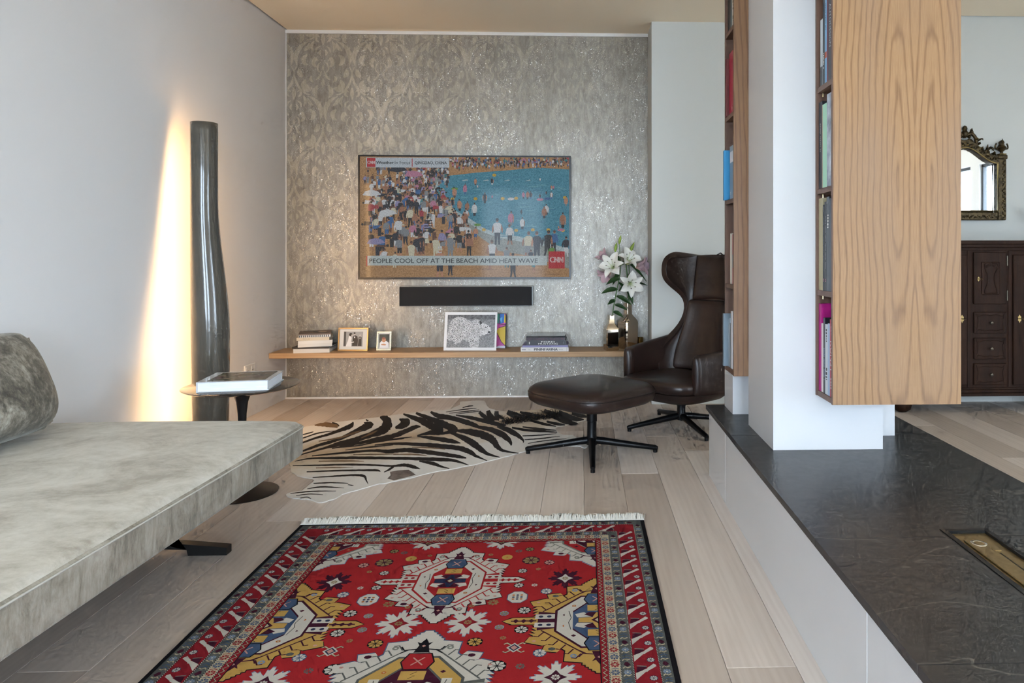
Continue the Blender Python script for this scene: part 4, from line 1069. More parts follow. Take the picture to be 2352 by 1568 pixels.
def m_petal(name, c_in, c_out):
    q = N(name); uvz = q.n('ShaderNodeAttribute', attribute_name='along').outputs['Fac']
    q.set(color=q.ramp(uvz, [(0.0, c_in), (0.35, c_out), (1.0, c_out)]), rough=0.5, sss=0.0); return q.m
PET_W = m_petal('white_petal', '#b9c27a', '#e6e4dc'); PET_P = m_petal('pink_petal', '#c9a37c', '#cbaeb6')
LEAF = speckled('lily_leaf', '#1f3a1c', '#35562a', 12, 0.4); STEM = flat('#4a6b35', 0.5); BUD = speckled('lily_bud', '#7d9a3a', '#a8b84e', 14, 0.5)
ANTH = flat('#3a1a12', 0.7)
def along_attr(me, vals):
    a = me.attributes.new('along', 'FLOAT', 'POINT'); a.data.foreach_set('value', vals)
def petal_mesh(L, wd, recurve, rng):
    vs, al = [], []; nu, nv = 7, 14
    tw = rng.uniform(-0.3, 0.3)
    for j in range(nv):
        t = j / (nv - 1)
        hw = wd * (math.sin(PI * min(1, t * 0.88 + 0.10)) ** 0.8) * (1 if t < 0.85 else 1 - 0.8 * ((t - 0.85) / 0.15) ** 2)
        ang = 0.55 + recurve * t * t
        # path: out and up, then curling back
        r_, z_ = 0, 0; s = L * t; m = 12
        for k in range(m):
            tt = t * (k + 0.5) / m; a_ = 0.35 + recurve * tt * tt * 1.0
            r_ += s / m * math.sin(a_); z_ += s / m * math.cos(a_)
        for i in range(nu):
            q_ = (i / (nu - 1) - 0.5) * 2
            vs.append((r_, q_ * hw, z_ + 0.25 * hw * q_ * q_ + tw * hw * q_ * t + 0.10 * hw * math.sin(6 * t + 3 * q_))); al.append(t)
    return vs, grid_faces(nu, nv), al
def lily(parent, base, axis, size, mat_, rng, anthers=True, openness=1.35):
    fl_ = bpy.data.objects.new('flower', None); COL.objects.link(fl_); fl_.parent = parent
    fl_.location = base; fl_.rotation_euler = Vector(axis).normalized().to_track_quat('Z', 'Y').to_euler()
    a0 = rng.uniform(0, 1)
    for k in range(6):
        wd = (0.245 if k % 2 else 0.175) * size
        vs, fs, al = petal_mesh(size * rng.uniform(0.92, 1.05), wd, openness * rng.uniform(0.9, 1.15), rng)
        o = pydata('petal', vs, fs, fl_, mat_, True); along_attr(o.data, al)
        o.rotation_euler = (0, 0, a0 + k * PI / 3 + rng.uniform(-0.08, 0.08)); o.location = (0, 0, 0.002 * (k % 2))
    if anthers:
        for k in range(6):
            a = k * PI / 3 + 0.4; tip = (0.11 * size * 2 * math.cos(a), 0.11 * size * 2 * math.sin(a), 0.62 * size)
            o = tube('filament', [(0, 0, 0.02), (tip[0] * 0.5, tip[1] * 0.5, 0.35 * size), tip], 0.0012, flat('#b9c48a'), fl_, 5)
            vs, fs = tube_data([(tip[0] - 0.006, tip[1], tip[2] + 0.003), tip, (tip[0] + 0.006, tip[1], tip[2] + 0.001)], [0.001, 0.0028, 0.001], 6)
            pydata('anther', vs, fs, fl_, ANTH, True)
    return fl_
def leaf(parent, p0, d, L, wd, rng, droop=0.5):
    d = Vector(d).normalized(); side = d.cross(Vector((rng.uniform(-0.4, 0.4), -0.8, 0.6)))
    side = side.normalized() if side.length > 0.01 else Vector((1, 0, 0))
    vs = []; nu, nv = 5, 9
    for j in range(nv):
        t = j / (nv - 1); hw = wd * math.sin(PI * (0.06 + 0.94 * t)) ** 0.8 * (1 - 0.25 * t)
        c = Vector(p0) + d * L * t + Vector((0, 0, -droop * L * t * t))
        for i in range(nu):
            q_ = (i / (nu - 1) - 0.5) * 2
            vs.append(c + side * hw * q_ + Vector((0, -0.3, 0.3)) * hw * abs(q_))
    return pydata('leaf', vs, grid_faces(nu, nv), parent, LEAF, True)
def bud(parent, p0, p1, r):
    p0, p1 = Vector(p0), Vector(p1)
    pts = [p0.lerp(p1, t) for t in (0, 0.12, 0.35, 0.6, 0.85, 1.0)]
    return tube('bud', pts, [r * 0.35, r * 0.7, r, r * 0.95, r * 0.5, r * 0.1], BUD, parent, 10)
rl = random.Random(21)
def fp(u, v, y): return at(u, v, y=y)
def lily_stem(label, vase, path, leaves, flowers, buds, y):
    """path: stem points from the vase neck upwards"""
    root = fp(*path[0], y)
    t = thing('lily_stem', label, 'flower', root, 0, 'lily stems in the mirrored vases')
    rel = lambda u, v, dy=0.0: fp(u, v, y + dy) - root
    P = [rel(*q_) for q_ in path]
    P = [Vector((P[0].x, P[0].y, P[0].z - 0.10))] + P
    tube('stem', catmull([tuple(q_) for q_ in P], 4), 0.0042, STEM, t, 7)
    for (u0, v0), (u1, v1), wd, dy in leaves:
        a, b = rel(u0, v0), rel(u1, v1, dy); leaf(t, a, (b - a) + Vector((0, 0, 0.3 * (b - a).length)), (b - a).length * 1.08, wd * 1.2, rl, 0.3)
    for (u0, v0), ax, size, mt, anth, op in flowers:
        b = rel(u0, v0, -0.05)
        lily(t, b, ax, size * 1.34, mt, rl, anth, op)
        tube('pedicel', [P[-1], (P[-1] + b) / 2 + Vector((0, 0.02, 0)), b], [0.003, 0.003, 0.0045], STEM, t, 6)
    for (u0, v0), (u1, v1), r in buds:
        a, b = rel(u0, v0), rel(u1, v1); bud(t, a, b, r); tube('pedicel', [P[-1], a], 0.0025, STEM, t, 6)
    return t
lily_stem('leafy lily stem with white flower in the shorter vase', va, [(1407, 722), (1412, 690), (1418, 660), (1424, 630), (1426, 605)],
          [((1408, 716), (1429, 728), 0.016, -0.03), ((1412, 700), (1437, 712), 0.017, 0.0), ((1414, 690), (1398, 699), 0.016, -0.03), ((1416, 680), (1445, 699), 0.019, -0.04), ((1419, 665), (1384, 674), 0.021, -0.03),
           ((1421, 650), (1440, 672), 0.016, 0.05), ((1424, 640), (1396, 653), 0.019, -0.05), ((1425, 622), (1412, 648), 0.02, 0.04), ((1424, 600), (1404, 580), 0.014, 0.03)],
          [((1411, 618), (-0.35, -0.9, 0.45), 0.115, PET_W, True, 1.75)], [((1413, 578), (1416, 557), 0.012), ((1422, 560), (1426, 540), 0.011)], 5.29)
lily_stem('lily stem with two open white flowers in the taller vase', vb, [(1443, 690), (1443, 665), (1441, 640), (1438, 610), (1436, 590)],
          [((1442, 672), (1462, 650), 0.016, 0.04), ((1441, 655), (1424, 668), 0.015, -0.02), ((1440, 640), (1476, 655), 0.011, 0.08), ((1438, 600), (1475, 640), 0.012, 0.05), ((1436, 590), (1469, 590), 0.013, 0.05), ((1441, 660), (1450, 690), 0.018, -0.03)],
          [((1439, 606), (0.35, -0.8, 0.75), 0.108, PET_W, True, 1.6), ((1445, 650), (0.15, -0.95, -0.05), 0.110, PET_W, True, 1.8)], [((1445, 583), (1457, 556), 0.013)], 5.36)
lily_stem('lily stem with pale pink flowers seen behind the white ones', vb, [(1445, 690), (1446, 660), (1446, 630), (1444, 600)],
          [((1445, 650), (1486, 656), 0.010, 0.02), ((1444, 610), (1434, 575), 0.012, 0.0)],
          [((1458, 612), (0.85, -0.25, 0.1), 0.105, PET_P, False, 1.3), ((1398, 600), (-0.7, -0.2, 0.65), 0.085, PET_P, False, 0.9), ((1402, 622), (-0.6, -0.5, -0.5), 0.09, PET_P, False, 1.2)], [], 5.41)

# double wall socket on the left wall
so = thing('wall_socket', 'white double socket low on the wall behind the book table', 'socket', (XL, 4.9, 0.318))
box('plate', 0.0003, 0.008, -0.075, 0.075, -0.04, 0.04, TRIM, so, 0.003, 2)
for yy in (-0.037, 0.037):
    o = box('socket_face', 0.008, 0.010, yy - 0.028, yy + 0.028, -0.028, 0.028, TRIM, so, 0.002, 1)
    for s_ in (-0.009, 0.009): box('pin_hole', 0.010, 0.0104, yy + s_ - 0.003, yy + s_ + 0.003, -0.003, 0.003, BLK, o)

# ---------------------------------------------------------------- daybed
def m_velvet(name, cols, sc=1.0, streak=(1, 1, 1)):
    q = N(name); v = q.coord('Object', streak)
    a = q.noise(v, 7 * sc, 6, 0.7, 0.8); b = q.noise(q.coord('Object', tuple(s * 1.0 for s in streak)), 46 * sc, 4, 0.75); fine = q.noise(q.coord('Object'), 420, 2)
    f = q.math('ADD', q.math('MULTIPLY', a, 0.7), q.math('MULTIPLY', b, 0.3))
    c = q.ramp(f, [(0.38, cols[0]), (0.47, cols[1]), (0.56, cols[2]), (0.66, cols[3])])
    c = q.mix(q.math('MULTIPLY', fine, 0.22), c, rgb(cols[3]))
    q.set(color=c, rough=0.7, spec=0.2, sheen=0.35, sheen_rough=0.4, sheen_tint='#d8d6cc', normal=q.bump(b, 0.12, 0.004))
    return q.m
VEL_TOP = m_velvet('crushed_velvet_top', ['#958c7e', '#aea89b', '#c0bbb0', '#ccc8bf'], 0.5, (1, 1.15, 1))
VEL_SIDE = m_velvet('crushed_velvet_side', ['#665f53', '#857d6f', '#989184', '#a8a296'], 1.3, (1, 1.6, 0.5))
VEL_CUSH = m_velvet('crushed_velvet_cushion', ['#3c352b', '#625a4d', '#928b7d', '#b8b3a8'], 1.6, (1, 1, 0.7))
METAL_D = flat('#1c1a19', 0.4, 0.3)
SX0, SX1, SY0, SY1, SZ0, SZ1 = -2.19, -1.122, 0.55, 2.945, 0.304, 0.428
db = thing('daybed', 'low daybed upholstered in mottled greige velvet, standing along the wall', 'sofa', (0, 0, 0))
def soft_slab(name, x0, x1, y0, y1, z0, z1, r, crown, mats, parent, skew=0.0):
    """upholstered slab: rounded plan corners, crowned top, soft edges"""
    nx, ny = 26, 40
    def plan(i, j):
        return x0 + (x1 - x0) * i / nx, y0 + (y1 - y0) * j / ny
    bm = bmesh.new()
    box_bm(x0, x1, y0, y1, z0, z1, bm=bm)
    vert_e = [e_ for e_ in bm.edges if abs(e_.verts[0].co.z - e_.verts[1].co.z) > 0.01]
    bmesh.ops.bevel(bm, geom=vert_e, offset=0.075, segments=6, profile=0.5, affect='EDGES')
    rim = [e_ for e_ in bm.edges if abs(e_.verts[0].co.z - e_.verts[1].co.z) < 1e-5]
    bmesh.ops.bevel(bm, geom=rim, offset=r, segments=3, profile=0.5, affect='EDGES')
    bmesh.ops.triangulate(bm, faces=[f for f in bm.faces if len(f.verts) > 4])
    bmesh.ops.subdivide_edges(bm, edges=[e_ for e_ in bm.edges if e_.calc_length() > 0.12], cuts=6, use_grid_fill=True)
    for v in bm.verts:
        fx = max(0, 1 - ((v.co.x - (x0 + x1) / 2) / ((x1 - x0) / 2)) ** 2); fy = max(0, 1 - ((v.co.y - (y0 + y1) / 2) / ((y1 - y0) / 2)) ** 4)
        if v.co.z > (z0 + z1) / 2: v.co.z += crown * (fx * fy) ** 0.6
        v.co.x += skew * (v.co.y - y1)
    return from_bm(name, bm, parent, mats, True)
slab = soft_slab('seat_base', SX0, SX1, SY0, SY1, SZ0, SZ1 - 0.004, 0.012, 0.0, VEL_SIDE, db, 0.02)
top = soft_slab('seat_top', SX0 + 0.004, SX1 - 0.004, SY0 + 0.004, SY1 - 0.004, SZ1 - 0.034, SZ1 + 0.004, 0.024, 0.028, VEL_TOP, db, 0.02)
# piped seam along the edge
sp = []
for x, y in [(SX0 + 0.08 + (SX1 - SX0 - 0.155) * k / 6, SY1) for k in range(7)] + [(SX1 - 0.075 + 0.075 * math.sin(k * PI / 12), SY1 - 0.075 + 0.075 * math.cos(k * PI / 12)) for k in range(1, 6)] + [(SX1, SY1 - 0.075 - (SY1 - SY0 - 0.15) * k / 10) for k in range(11)]:
    sp.append((x + 0.02 * (y - SY1) + 0.0005, y + 0.0005, SZ1 - 0.012))
tube('seam_piping', sp, 0.0028, flat('#b4b0a6', 0.7), db, 6)
# blade legs
for yy in (2.68, 1.0):
    lg = thing('x', '', '') if False else None
    bm = bmesh.new()
    prof = [(-1.315, 0.0), (-1.315, 0.028), (-1.42, 0.038), (-1.60, 0.054), (-1.66, 0.10), (-1.66, SZ0 + 0.002), (-1.80, SZ0 + 0.002), (-1.80, 0.04), (-1.72, 0.032), (-1.46, 0.022), (-1.455, 0.0)]
    a = [bm.verts.new((x, yy - 0.019, z)) for x, z in prof]; b = [bm.verts.new((x, yy + 0.019, z)) for x, z in prof]
    bm.faces.new(a); bm.faces.new(b[::-1])
    for i in range(len(prof)): bm.faces.new((a[i], a[i - 1], b[i - 1], b[i]))
    bmesh.ops.triangulate(bm, faces=[f for f in bm.faces if len(f.verts) > 4])
    from_bm('leg', bm, db, METAL_D)
    box('leg', -2.14, -1.80, yy - 0.032, yy + 0.032, 0.0, 0.05, METAL_D, db, 0.003, 1)
# back cushion leaning on the wall side
def pillow(name, label, c, wx, wy, wz, tilt, mats):
    """wx thickness, wy length, wz height"""
    t = thing(name, label, 'cushion', c)
    t.rotation_euler = (0, tilt, 0)
    vs = []; nu, nv = 25, 25
    for s in (-1, 1):
        for j in range(nv):
            for i in range(nu):
                a, b = i / (nu - 1) * 2 - 1, j / (nv - 1) * 2 - 1
                k = max(0.0, (1 - abs(a) ** 2.6)) ** 0.55 * max(0.0, (1 - abs(b) ** 2.6)) ** 0.55
                pin = 1 - 0.05 * (a * a) * (b * b)
                ea = a * (1 - 0.10 * b ** 8) ; eb = b * (1 - 0.06 * a ** 8)
                vs.append((s * wx / 2 * k * (1 - 0.42 * b), ea * wy / 2 * pin, (eb + 1) * wz / 2))
    n = nu * nv; g = grid_faces(nu, nv)
    fs = [f[::-1] for f in g] + [tuple(i + n for i in f) for f in g]
    me = bpy.data.meshes.new('cover'); me.from_pydata(vs, [], fs)
    bm = bmesh.new(); bm.from_mesh(me); bmesh.ops.remove_doubles(bm, verts=bm.verts, dist=0.0004)
    bm.to_mesh(me); bm.free()
    o = link('cover', me, t, mats, True)
    o.data.update()
    return t
cu = pillow('back_cushion', 'large dark mottled velvet cushion standing on the daybed', (-1.985, 2.40, SZ1 + 0.040), 0.24, 0.68, 0.375, -0.26, VEL_CUSH)
pp = [(0.0, -0.33 + 0.66 * k / 12, 0.004) for k in range(13)]
tube('seam_piping', [(0, -0.325, 0.02)] + pp[1:-1] + [(0, 0.325, 0.02), (0, 0.335, 0.18), (0, 0.32, 0.345)], 0.004, VEL_SIDE, cu, 6)

# ---------------------------------------------------------------- tall twisted floor lamp
lampx, lampy = -2.075, 3.955
fl2 = thing('floor_lamp', 'tall glossy taupe tube lamp glowing warmly onto the wall', 'lamp', (lampx, lampy, 0))
LG = speckled('taupe_lacquer', '#58534a', '#5d584f', 3, 0.16, coat=0.6, coat_rough=0.03, spec=0.4)
rv = Vector((0.885, 0.466))                 # to the right as seen from the room
def lamp_prof(z):
    k = min(1, max(0, (1.42 - z) / 0.75)); k = k * k * (3 - 2 * k)
    k2 = min(1, max(0, (0.55 - z) / 0.6))
    r = 0.066 + 0.029 * k - 0.004 * k2
    return r, 0.029 * k - 0.004 * k2
nz, na = 40, 40
vs = []
ZTOP = 1.832
for j in range(nz + 1):
    z = ZTOP * j / nz
    r, sh_ = lamp_prof(z)
    h = 1 - z / ZTOP
    # angle measured from -X towards -Y: the shell's near edge opens wider towards the foot
    a0 = math.radians(-25 + 87 * min(1, h) ** 0.515)
    a1 = 2 * PI - math.radians(138 - 8 * h)
    for i in range(na + 1):
        a = a0 + (a1 - a0) * i / na
        vs.append((-math.cos(a) * r + rv.x * sh_, -math.sin(a) * r + rv.y * sh_, z))
o = pydata('shade', vs, grid_faces(na + 1, nz + 1), fl2, LG, True); solidify(o, 0.004, 0)
lathe('base_plate', [(0.075, 0), (0.078, 0.003), (0.078, 0.012), (0.02, 0.014)], METAL_D, fl2, 32, rv.x * 0.025, rv.y * 0.025)
q = N('warm_tube_light'); q.set(color='#fff0d8', emit=(1.0, 0.60, 0.27), emit_s=34.0)
o = tube('light_tube', [(rv.x * 0.012, rv.y * 0.012, 0.05), (rv.x * 0.012, rv.y * 0.012, 0.6), (0.0, 0.0, 1.25), (0, 0, 1.79)], 0.015, q.m, fl2, 10)
tube('tube_holder', [(rv.x * 0.012, rv.y * 0.012, 0.012), (rv.x * 0.012, rv.y * 0.012, 0.05)], 0.012, METAL_D, fl2, 12)

# ---------------------------------------------------------------- pedestal side table and its book
TXc, TYc, TZ = -1.584, 3.35, 0.503
tb = thing('side_table', 'round pedestal side table with dark marble top and black stem', 'table', (TXc, TYc, 0))
q = N('dark_marble'); n1 = q.noise(q.coord('Object'), 9, 6, 0.7, 1.5); q.set(color=q.ramp(n1, [(0.35, '#2b2521'), (0.5, '#463d36'), (0.62, '#5b5047'), (0.7, '#9a8f80')]), rough=0.10)
lathe('table_top', [(0.02, TZ - 0.013), (0.225, TZ - 0.013), (0.246, TZ - 0.005), (0.2505, TZ - 0.001), (0.249, TZ), (0.10, TZ)], q.m, tb, 64)
DK = flat('#16110f', 0.35)
lathe('stem', [(0.155, 0.0), (0.157, 0.004), (0.14, 0.010), (0.09, 0.020), (0.045, 0.036), (0.028, 0.065), (0.0205, 0.12), (0.018, 0.22), (0.0175, 0.30), (0.0195, 0.37), (0.026, 0.425), (0.038, 0.462), (0.056, TZ - 0.0145)], DK, tb, 40)
# big book lying on it
c0, c1, c2 = at(450, 902, z=TZ), at(617, 896, z=TZ), at(634.6, 880, z=TZ)
ux = (c1 - c0); bw = ux.length; ang = math.atan2(ux.y, ux.x)
bdep = 0.27
bk = thing('coffee_table_book', 'thick white picture book lying on the round table', 'book', (c0.x, c0.y, TZ + 0.0004), ang)
bm = bmesh.new(); box_bm(0, bw, 0, bdep, 0, 0.003, bm=bm); box_bm(0, bw, 0, bdep, 0.042, 0.045, bm=bm); box_bm(0, 0.004, 0, bdep, 0.003, 0.042, bm=bm)
from_bm('cover', bm, bk, flat('#c9ccd0', 0.25, coat=0.4))
box('pages', 0.0045, bw - 0.006, 0.005, bdep - 0.005, 0.003, 0.042, PAGES_W, bk)
p = Print(6e-5)
p.rect('photo', 0.035, 0.022, bw - 0.02, bdep - 0.02)
rr = random.Random(2)
for k in range(40):
    x, y = rr.uniform(0.05, bw - 0.05), rr.uniform(0.04, bdep - 0.06)
    p.ngon(rr.choice(['g', 'r', 'd', 'p']), x, y, rr.uniform(0.008, 0.03), rr.uniform(0.006, 0.02), 7, layer=1 + k % 3)
p.clip(0.035, bw - 0.02, 0.022, bdep - 0.02)
p.rect('w', 0.06, 0.028, 0.105, 0.036, 5)
p.build('cover_picture', {'photo': flat('#5b5446', 0.25), 'g': flat('#5c6141', 0.25), 'r': flat('#7d4b42', 0.25), 'd': flat('#3d382f', 0.25), 'p': flat('#85796a', 0.25), 'w': flat('#b9b7b0', 0.3)}, bk, (0, 0, 0.045), (1, 0, 0), (0, 1, 0), (0, 0, 1), 0.0002)

# ---------------------------------------------------------------- wing armchair
def m_leather():
    q = N('dark_brown_leather'); v = q.coord('Object'); f = q.noise(v, 5, 4, 0.6); g = q.n('ShaderNodeTexVoronoi', Vector=v, Scale=420.0).outputs[0]
    b = q.bump(g, 0.06, 0.001); b = q.bump(q.noise(v, 11, 3), 0.08, 0.01, b)
    q.set(color=q.ramp(f, [(0.3, '#261b17'), (0.7, '#3a2a24')]), rough=q.math('MULTIPLY_ADD', f, 0.15, 0.28), spec=0.5, normal=b); return q.m
LEATHER = m_leather()
BASE = flat('#101012', 0.35, 0.4)
CHX, CHY = 0.638, 4.52
CH_ANG = math.atan2(-0.70, -0.72)            # the way the chair faces
ch = thing('wing_armchair', 'dark brown leather swivel armchair with winged headrest', 'armchair', (CHX, CHY, 0), CH_ANG)
# chair space: +x forward, +y to its left hand; -y is the side nearer the bookcases
def star(parent, ang, R_, hub_r, top, mats):
    for k in range(4):
        a = ang + k * PI / 2
        d = Vector((math.cos(a), math.sin(a), 0))
        pts = [d * 0.015 + Vector((0, 0, 0.072)), d * 0.07 + Vector((0, 0, 0.066)), d * (R_ * 0.6) + Vector((0, 0, 0.044)), d * (R_ - 0.012) + Vector((0, 0, 0.026)), d * R_ + Vector((0, 0, 0.024))]
        tube('foot_arm', pts, [0.021, 0.020, 0.0165, 0.014, 0.009], mats, parent, 10)
        tube('glide', [d * (R_ - 0.014), d * (R_ - 0.014) + Vector((0, 0, 0.016))], 0.012, mats, parent, 10)
    lathe('column', [(0.010, 0.040), (0.030, 0.048), (0.034, 0.066), (hub_r, 0.10), (hub_r, top * 0.62), (hub_r * 1.12, top * 0.63), (hub_r * 1.15, top)], mats, parent, 24)
fa = math.atan2(-0.355, 0.108) - CH_ANG
star(ch, fa, 0.37, 0.027, 0.22, BASE)
# seat cushion and belly
def super_plan(a, ax, ay, n):
    c, s = math.cos(a), math.sin(a)
    return math.copysign(abs(c) ** (2 / n), c) * ax, math.copysign(abs(s) ** (2 / n), s) * ay
def cushion_loft(name, cx, cy, rows, n, mats, parent, seg=36, tilt=0.0, lv=1):
    """rows: (half x, half y, z) from underside to crown"""
    vs = []
    for ax, ay, z in rows:
        for k in range(seg):
            x, y = super_plan(2 * PI * k / seg, ax, ay, n)
            vs.append((cx + x, cy + y, z + tilt * x))
    fs = grid_faces(seg, len(rows), True); fs.append(tuple(range(seg))[::-1]); m = (len(rows) - 1) * seg; fs.append(tuple(m + k for k in range(seg)))
    o = pydata(name, vs, fs, parent, mats, True); autosmooth(o, 70)
    return o
cushion_loft('seat_cushion', 0.05, 0, [(0.255, 0.245, 0.262), (0.282, 0.270, 0.270), (0.290, 0.278, 0.290), (0.290, 0.278, 0.312), (0.283, 0.271, 0.326), (0.26, 0.25, 0.336), (0.20, 0.19, 0.346), (0.10, 0.10, 0.350)], 4.2, LEATHER, ch, tilt=0.02)
cushion_loft('seat_shell', 0.02, 0, [(0.10, 0.10, 0.178), (0.18, 0.17, 0.182), (0.25, 0.235, 0.200), (0.285, 0.268, 0.228), (0.293, 0.278, 0.258), (0.28, 0.268, 0.262)], 3.4, LEATHER, ch, tilt=0.02)
# back shell, one curved sheet with wings
rows = [(0.235, -0.215, 0.255, 0.10), (0.30, -0.25, 0.285, 0.14), (0.38, -0.275, 0.30, 0.17), (0.45, -0.295, 0.300, 0.17), (0.505, -0.31, 0.285, 0.14), (0.555, -0.325, 0.255, 0.10), (0.62, -0.345, 0.228, 0.06), (0.70, -0.365, 0.213, 0.04), (0.77, -0.382, 0.212, 0.05),
        (0.83, -0.397, 0.225, 0.09), (0.88, -0.408, 0.255, 0.16), (0.925, -0.418, 0.286, 0.215), (0.97, -0.428, 0.300, 0.24), (1.03, -0.440, 0.303, 0.245), (1.07, -0.449, 0.298, 0.24), (1.092, -0.453, 0.285, 0.215), (1.102, -0.455, 0.262, 0.185)]
vs = []; nu = 21
for z, fc, wq, e_ in rows:
    for i in range(nu):
        t = i / (nu - 1) * 2 - 1
        y = wq * math.copysign(1 - (1 - abs(t)) ** 1.7, t)
        x = fc + e_ * abs(t) ** 2.4
        vs.append((x, y, z + 0.006 * abs(t) ** 2 * (1 if z > 1.0 else 0)))
bs = pydata('back_shell', vs, grid_faces(nu, len(rows)), ch, LEATHER, True)
solidify(bs, 0.047, 0); mb = bs.modifiers.new('rounded', 'BEVEL'); mb.width = 0.022; mb.segments = 4; mb.limit_method = 'ANGLE'; mb.angle_limit = math.radians(50); subsurf(bs, 1)
# inner back pad
vs = []; prow = [(0.33, -0.205, 0.20), (0.42, -0.235, 0.215), (0.52, -0.268, 0.20), (0.62, -0.30, 0.182), (0.72, -0.325, 0.175), (0.80, -0.345, 0.175)]
for z, fc, wq in prow:
    for i in range(13):
        t = i / 12 * 2 - 1
        vs.append((fc + 0.05 * abs(t) ** 3 - 0.004, wq * t, z))
bp = pydata('back_pad', vs, grid_faces(13, len(prow)), ch, LEATHER, True); solidify(bp, 0.03, 0); subsurf(bp, 1)
# headrest pillow
vs = []; nu, nv = 15, 13
for s in (-1, 1):
    for j in range(nv):
        for i in range(nu):
            a, b = i / (nu - 1) * 2 - 1, j / (nv - 1) * 2 - 1
            k = max(0, 1 - abs(a) ** 4) ** 0.5 * max(0, 1 - abs(b) ** 4) ** 0.5
            z = 0.945 + 0.165 * b
            fc = -0.40 - 0.13 * (z - 0.80) / 0.30 * 0.4
            vs.append((fc + 0.012 + 0.05 * abs(a) ** 2.2 * (1 if True else 0) + s * 0.037 * k, 0.175 * a, z))
n = nu * nv; g = grid_faces(nu, nv)
me = bpy.data.meshes.new('headrest_pillow'); me.from_pydata(vs, [], [f[::-1] for f in g] + [tuple(i + n for i in f) for f in g])
bm = bmesh.new(); bm.from_mesh(me); bmesh.ops.remove_doubles(bm, verts=bm.verts, dist=0.0005); bmesh.ops.recalc_face_normals(bm, faces=bm.faces); bm.to_mesh(me); bm.free()
hp = link('headrest_pillow', me, ch, LEATHER, True); subsurf(hp, 1)
tube('strap', [(-0.405, 0.0, 1.105), (-0.44, 0.0, 1.118), (-0.475, 0.0, 1.10)], 0.008, BASE, ch, 8, 0.4)
# arms: padded blades swept forward from the back
for sg in (-1, 1):
    vs = []; L_ = 31; seg = 20
    for j in range(L_):
        t = j / (L_ - 1)
        x = -0.23 + 0.46 * t
        y = sg * (0.288 + 0.030 * math.sin(PI * min(1, t * 1.1)) - 0.012 * t)
        ztop = 0.512 - 0.004 * t + 0.04 * (1 - t) ** 2; zbot = 0.232 + 0.03 * t
        sc = 1.0
        if t > 0.9: sc = math.sqrt(max(0, 1 - ((t - 0.9) / 0.1) ** 2))
        zc, hh = (ztop + zbot) / 2, (ztop - zbot) / 2
        hh *= 0.86 + 0.14 * sc if t > 0.9 else 1
        for k in range(seg):
            a = 2 * PI * k / seg
            px, pz = super_plan(a, 0.036 * (0.35 + 0.65 * sc), hh, 3.0)
            vs.append((x, y + px * 1.0, zc + pz))
    fs = grid_faces(seg, L_, True); fs.append(tuple(range(seg))[::-1]); m = (L_ - 1) * seg; fs.append(tuple(m + k for k in range(seg)))
    o = pydata('armrest', vs, fs, ch, LEATHER, True); autosmooth(o, 80)

# ---------------------------------------------------------------- ottoman
ot = thing('ottoman', 'dark brown leather footstool on black four-armed base', 'footstool', (0.055, 3.95, 0), CH_ANG)
star(ot, -CH_ANG, 0.37, 0.026, 0.285, BASE)
cushion_loft('cushion', 0, 0, [(0.10, 0.10, 0.278), (0.22, 0.22, 0.279), (0.27, 0.27, 0.288), (0.293, 0.293, 0.306), (0.300, 0.300, 0.330), (0.299, 0.299, 0.352), (0.293, 0.293, 0.368), (0.272, 0.272, 0.384), (0.21, 0.21, 0.398), (0.12, 0.12, 0.404), (0.04, 0.04, 0.405)], 4.0, LEATHER, ot, 48)
sp = []
for k in range(49):
    x, y = super_plan(2 * PI * k / 48, 0.2995, 0.2995, 4.0); sp.append((x, y, 0.350))
tube('seam', sp, 0.0022, flat('#1c1411', 0.4), ot, 5)
box('swivel_plate', -0.09, 0.09, -0.09, 0.09, 0.268, 0.2785, BASE, ot, 0.003, 1)

# ---------------------------------------------------------------- patterned wool rug
RX0, RX1, RY1, RY0, RZ = -1.15, 0.258, 2.93, 0.80, 0.009
RCX = (RX0 + RX1) / 2; HW = (RX1 - RX0) / 2; RL_ = RY1 - RY0
rug = thing('wool_rug', 'red Caucasian style wool rug with white and yellow medallions and fringe', 'rug', (RCX, RY1, 0))
def m_wool(h, s=0.10):
    q = N('wool_' + h.strip('#')); v = q.coord('Object'); n1 = q.noise(v, 600, 2, 0.6); n2 = q.noise(q.coord('Object', (1, 3, 1)), 14, 3, 0.6)
    c = q.mix(q.math('MULTIPLY', n1, 0.30), rgb(h), rgb((0.02, 0.02, 0.02)))
    c = q.mix(q.math('MULTIPLY', n2, s), c, rgb('#3a2a2a'))
    q.set(color=c, rough=0.95, spec=0.08, normal=q.bump(n1, 0.25, 0.002)); return q.m
WC = {'red': '#a32226', 'red2': '#8c1c26', 'white': '#c4bfb6', 'cream': '#b9ab90', 'black': '#17161a', 'navy': '#2a3350', 'blue': '#455a78', 'lblue': '#7f8ea6', 'maroon': '#46162b', 'yellow': '#bb9650', 'grey': '#7f8078', 'dgrey': '#5d605c', 'tan': '#8d7a52', 'orange': '#b2662c', 'pink': '#c08f84'}
INKS = {k: m_wool(v) for k, v in WC.items()}
box('pile', -HW, HW, -RL_, 0, 0.0005, RZ, INKS['black'], rug, 0.003, 1)
P_ = Print(4e-5)
FX, FT, FB = 0.495, -0.209, -RL_ + 0.209            # field half width, far and near ends
P_.rect('red', -FX, FB, FX, FT, 1)
fstart = len(P_.p)
def teeth(a, b, n, d):
    """a saw edge from a to b standing out by d on the left of the way"""
    out = []; dx, dy = (b[0] - a[0]) / n, (b[1] - a[1]) / n; l = math.hypot(dx, dy) or 1
    nx, ny = -dy / l * d, dx / l * d
    for k in range(n):
        x, y = a[0] + dx * k, a[1] + dy * k
        out += [(x, y), (x + dx * 0.75 + nx, y + dy * 0.75 + ny)]
    return out
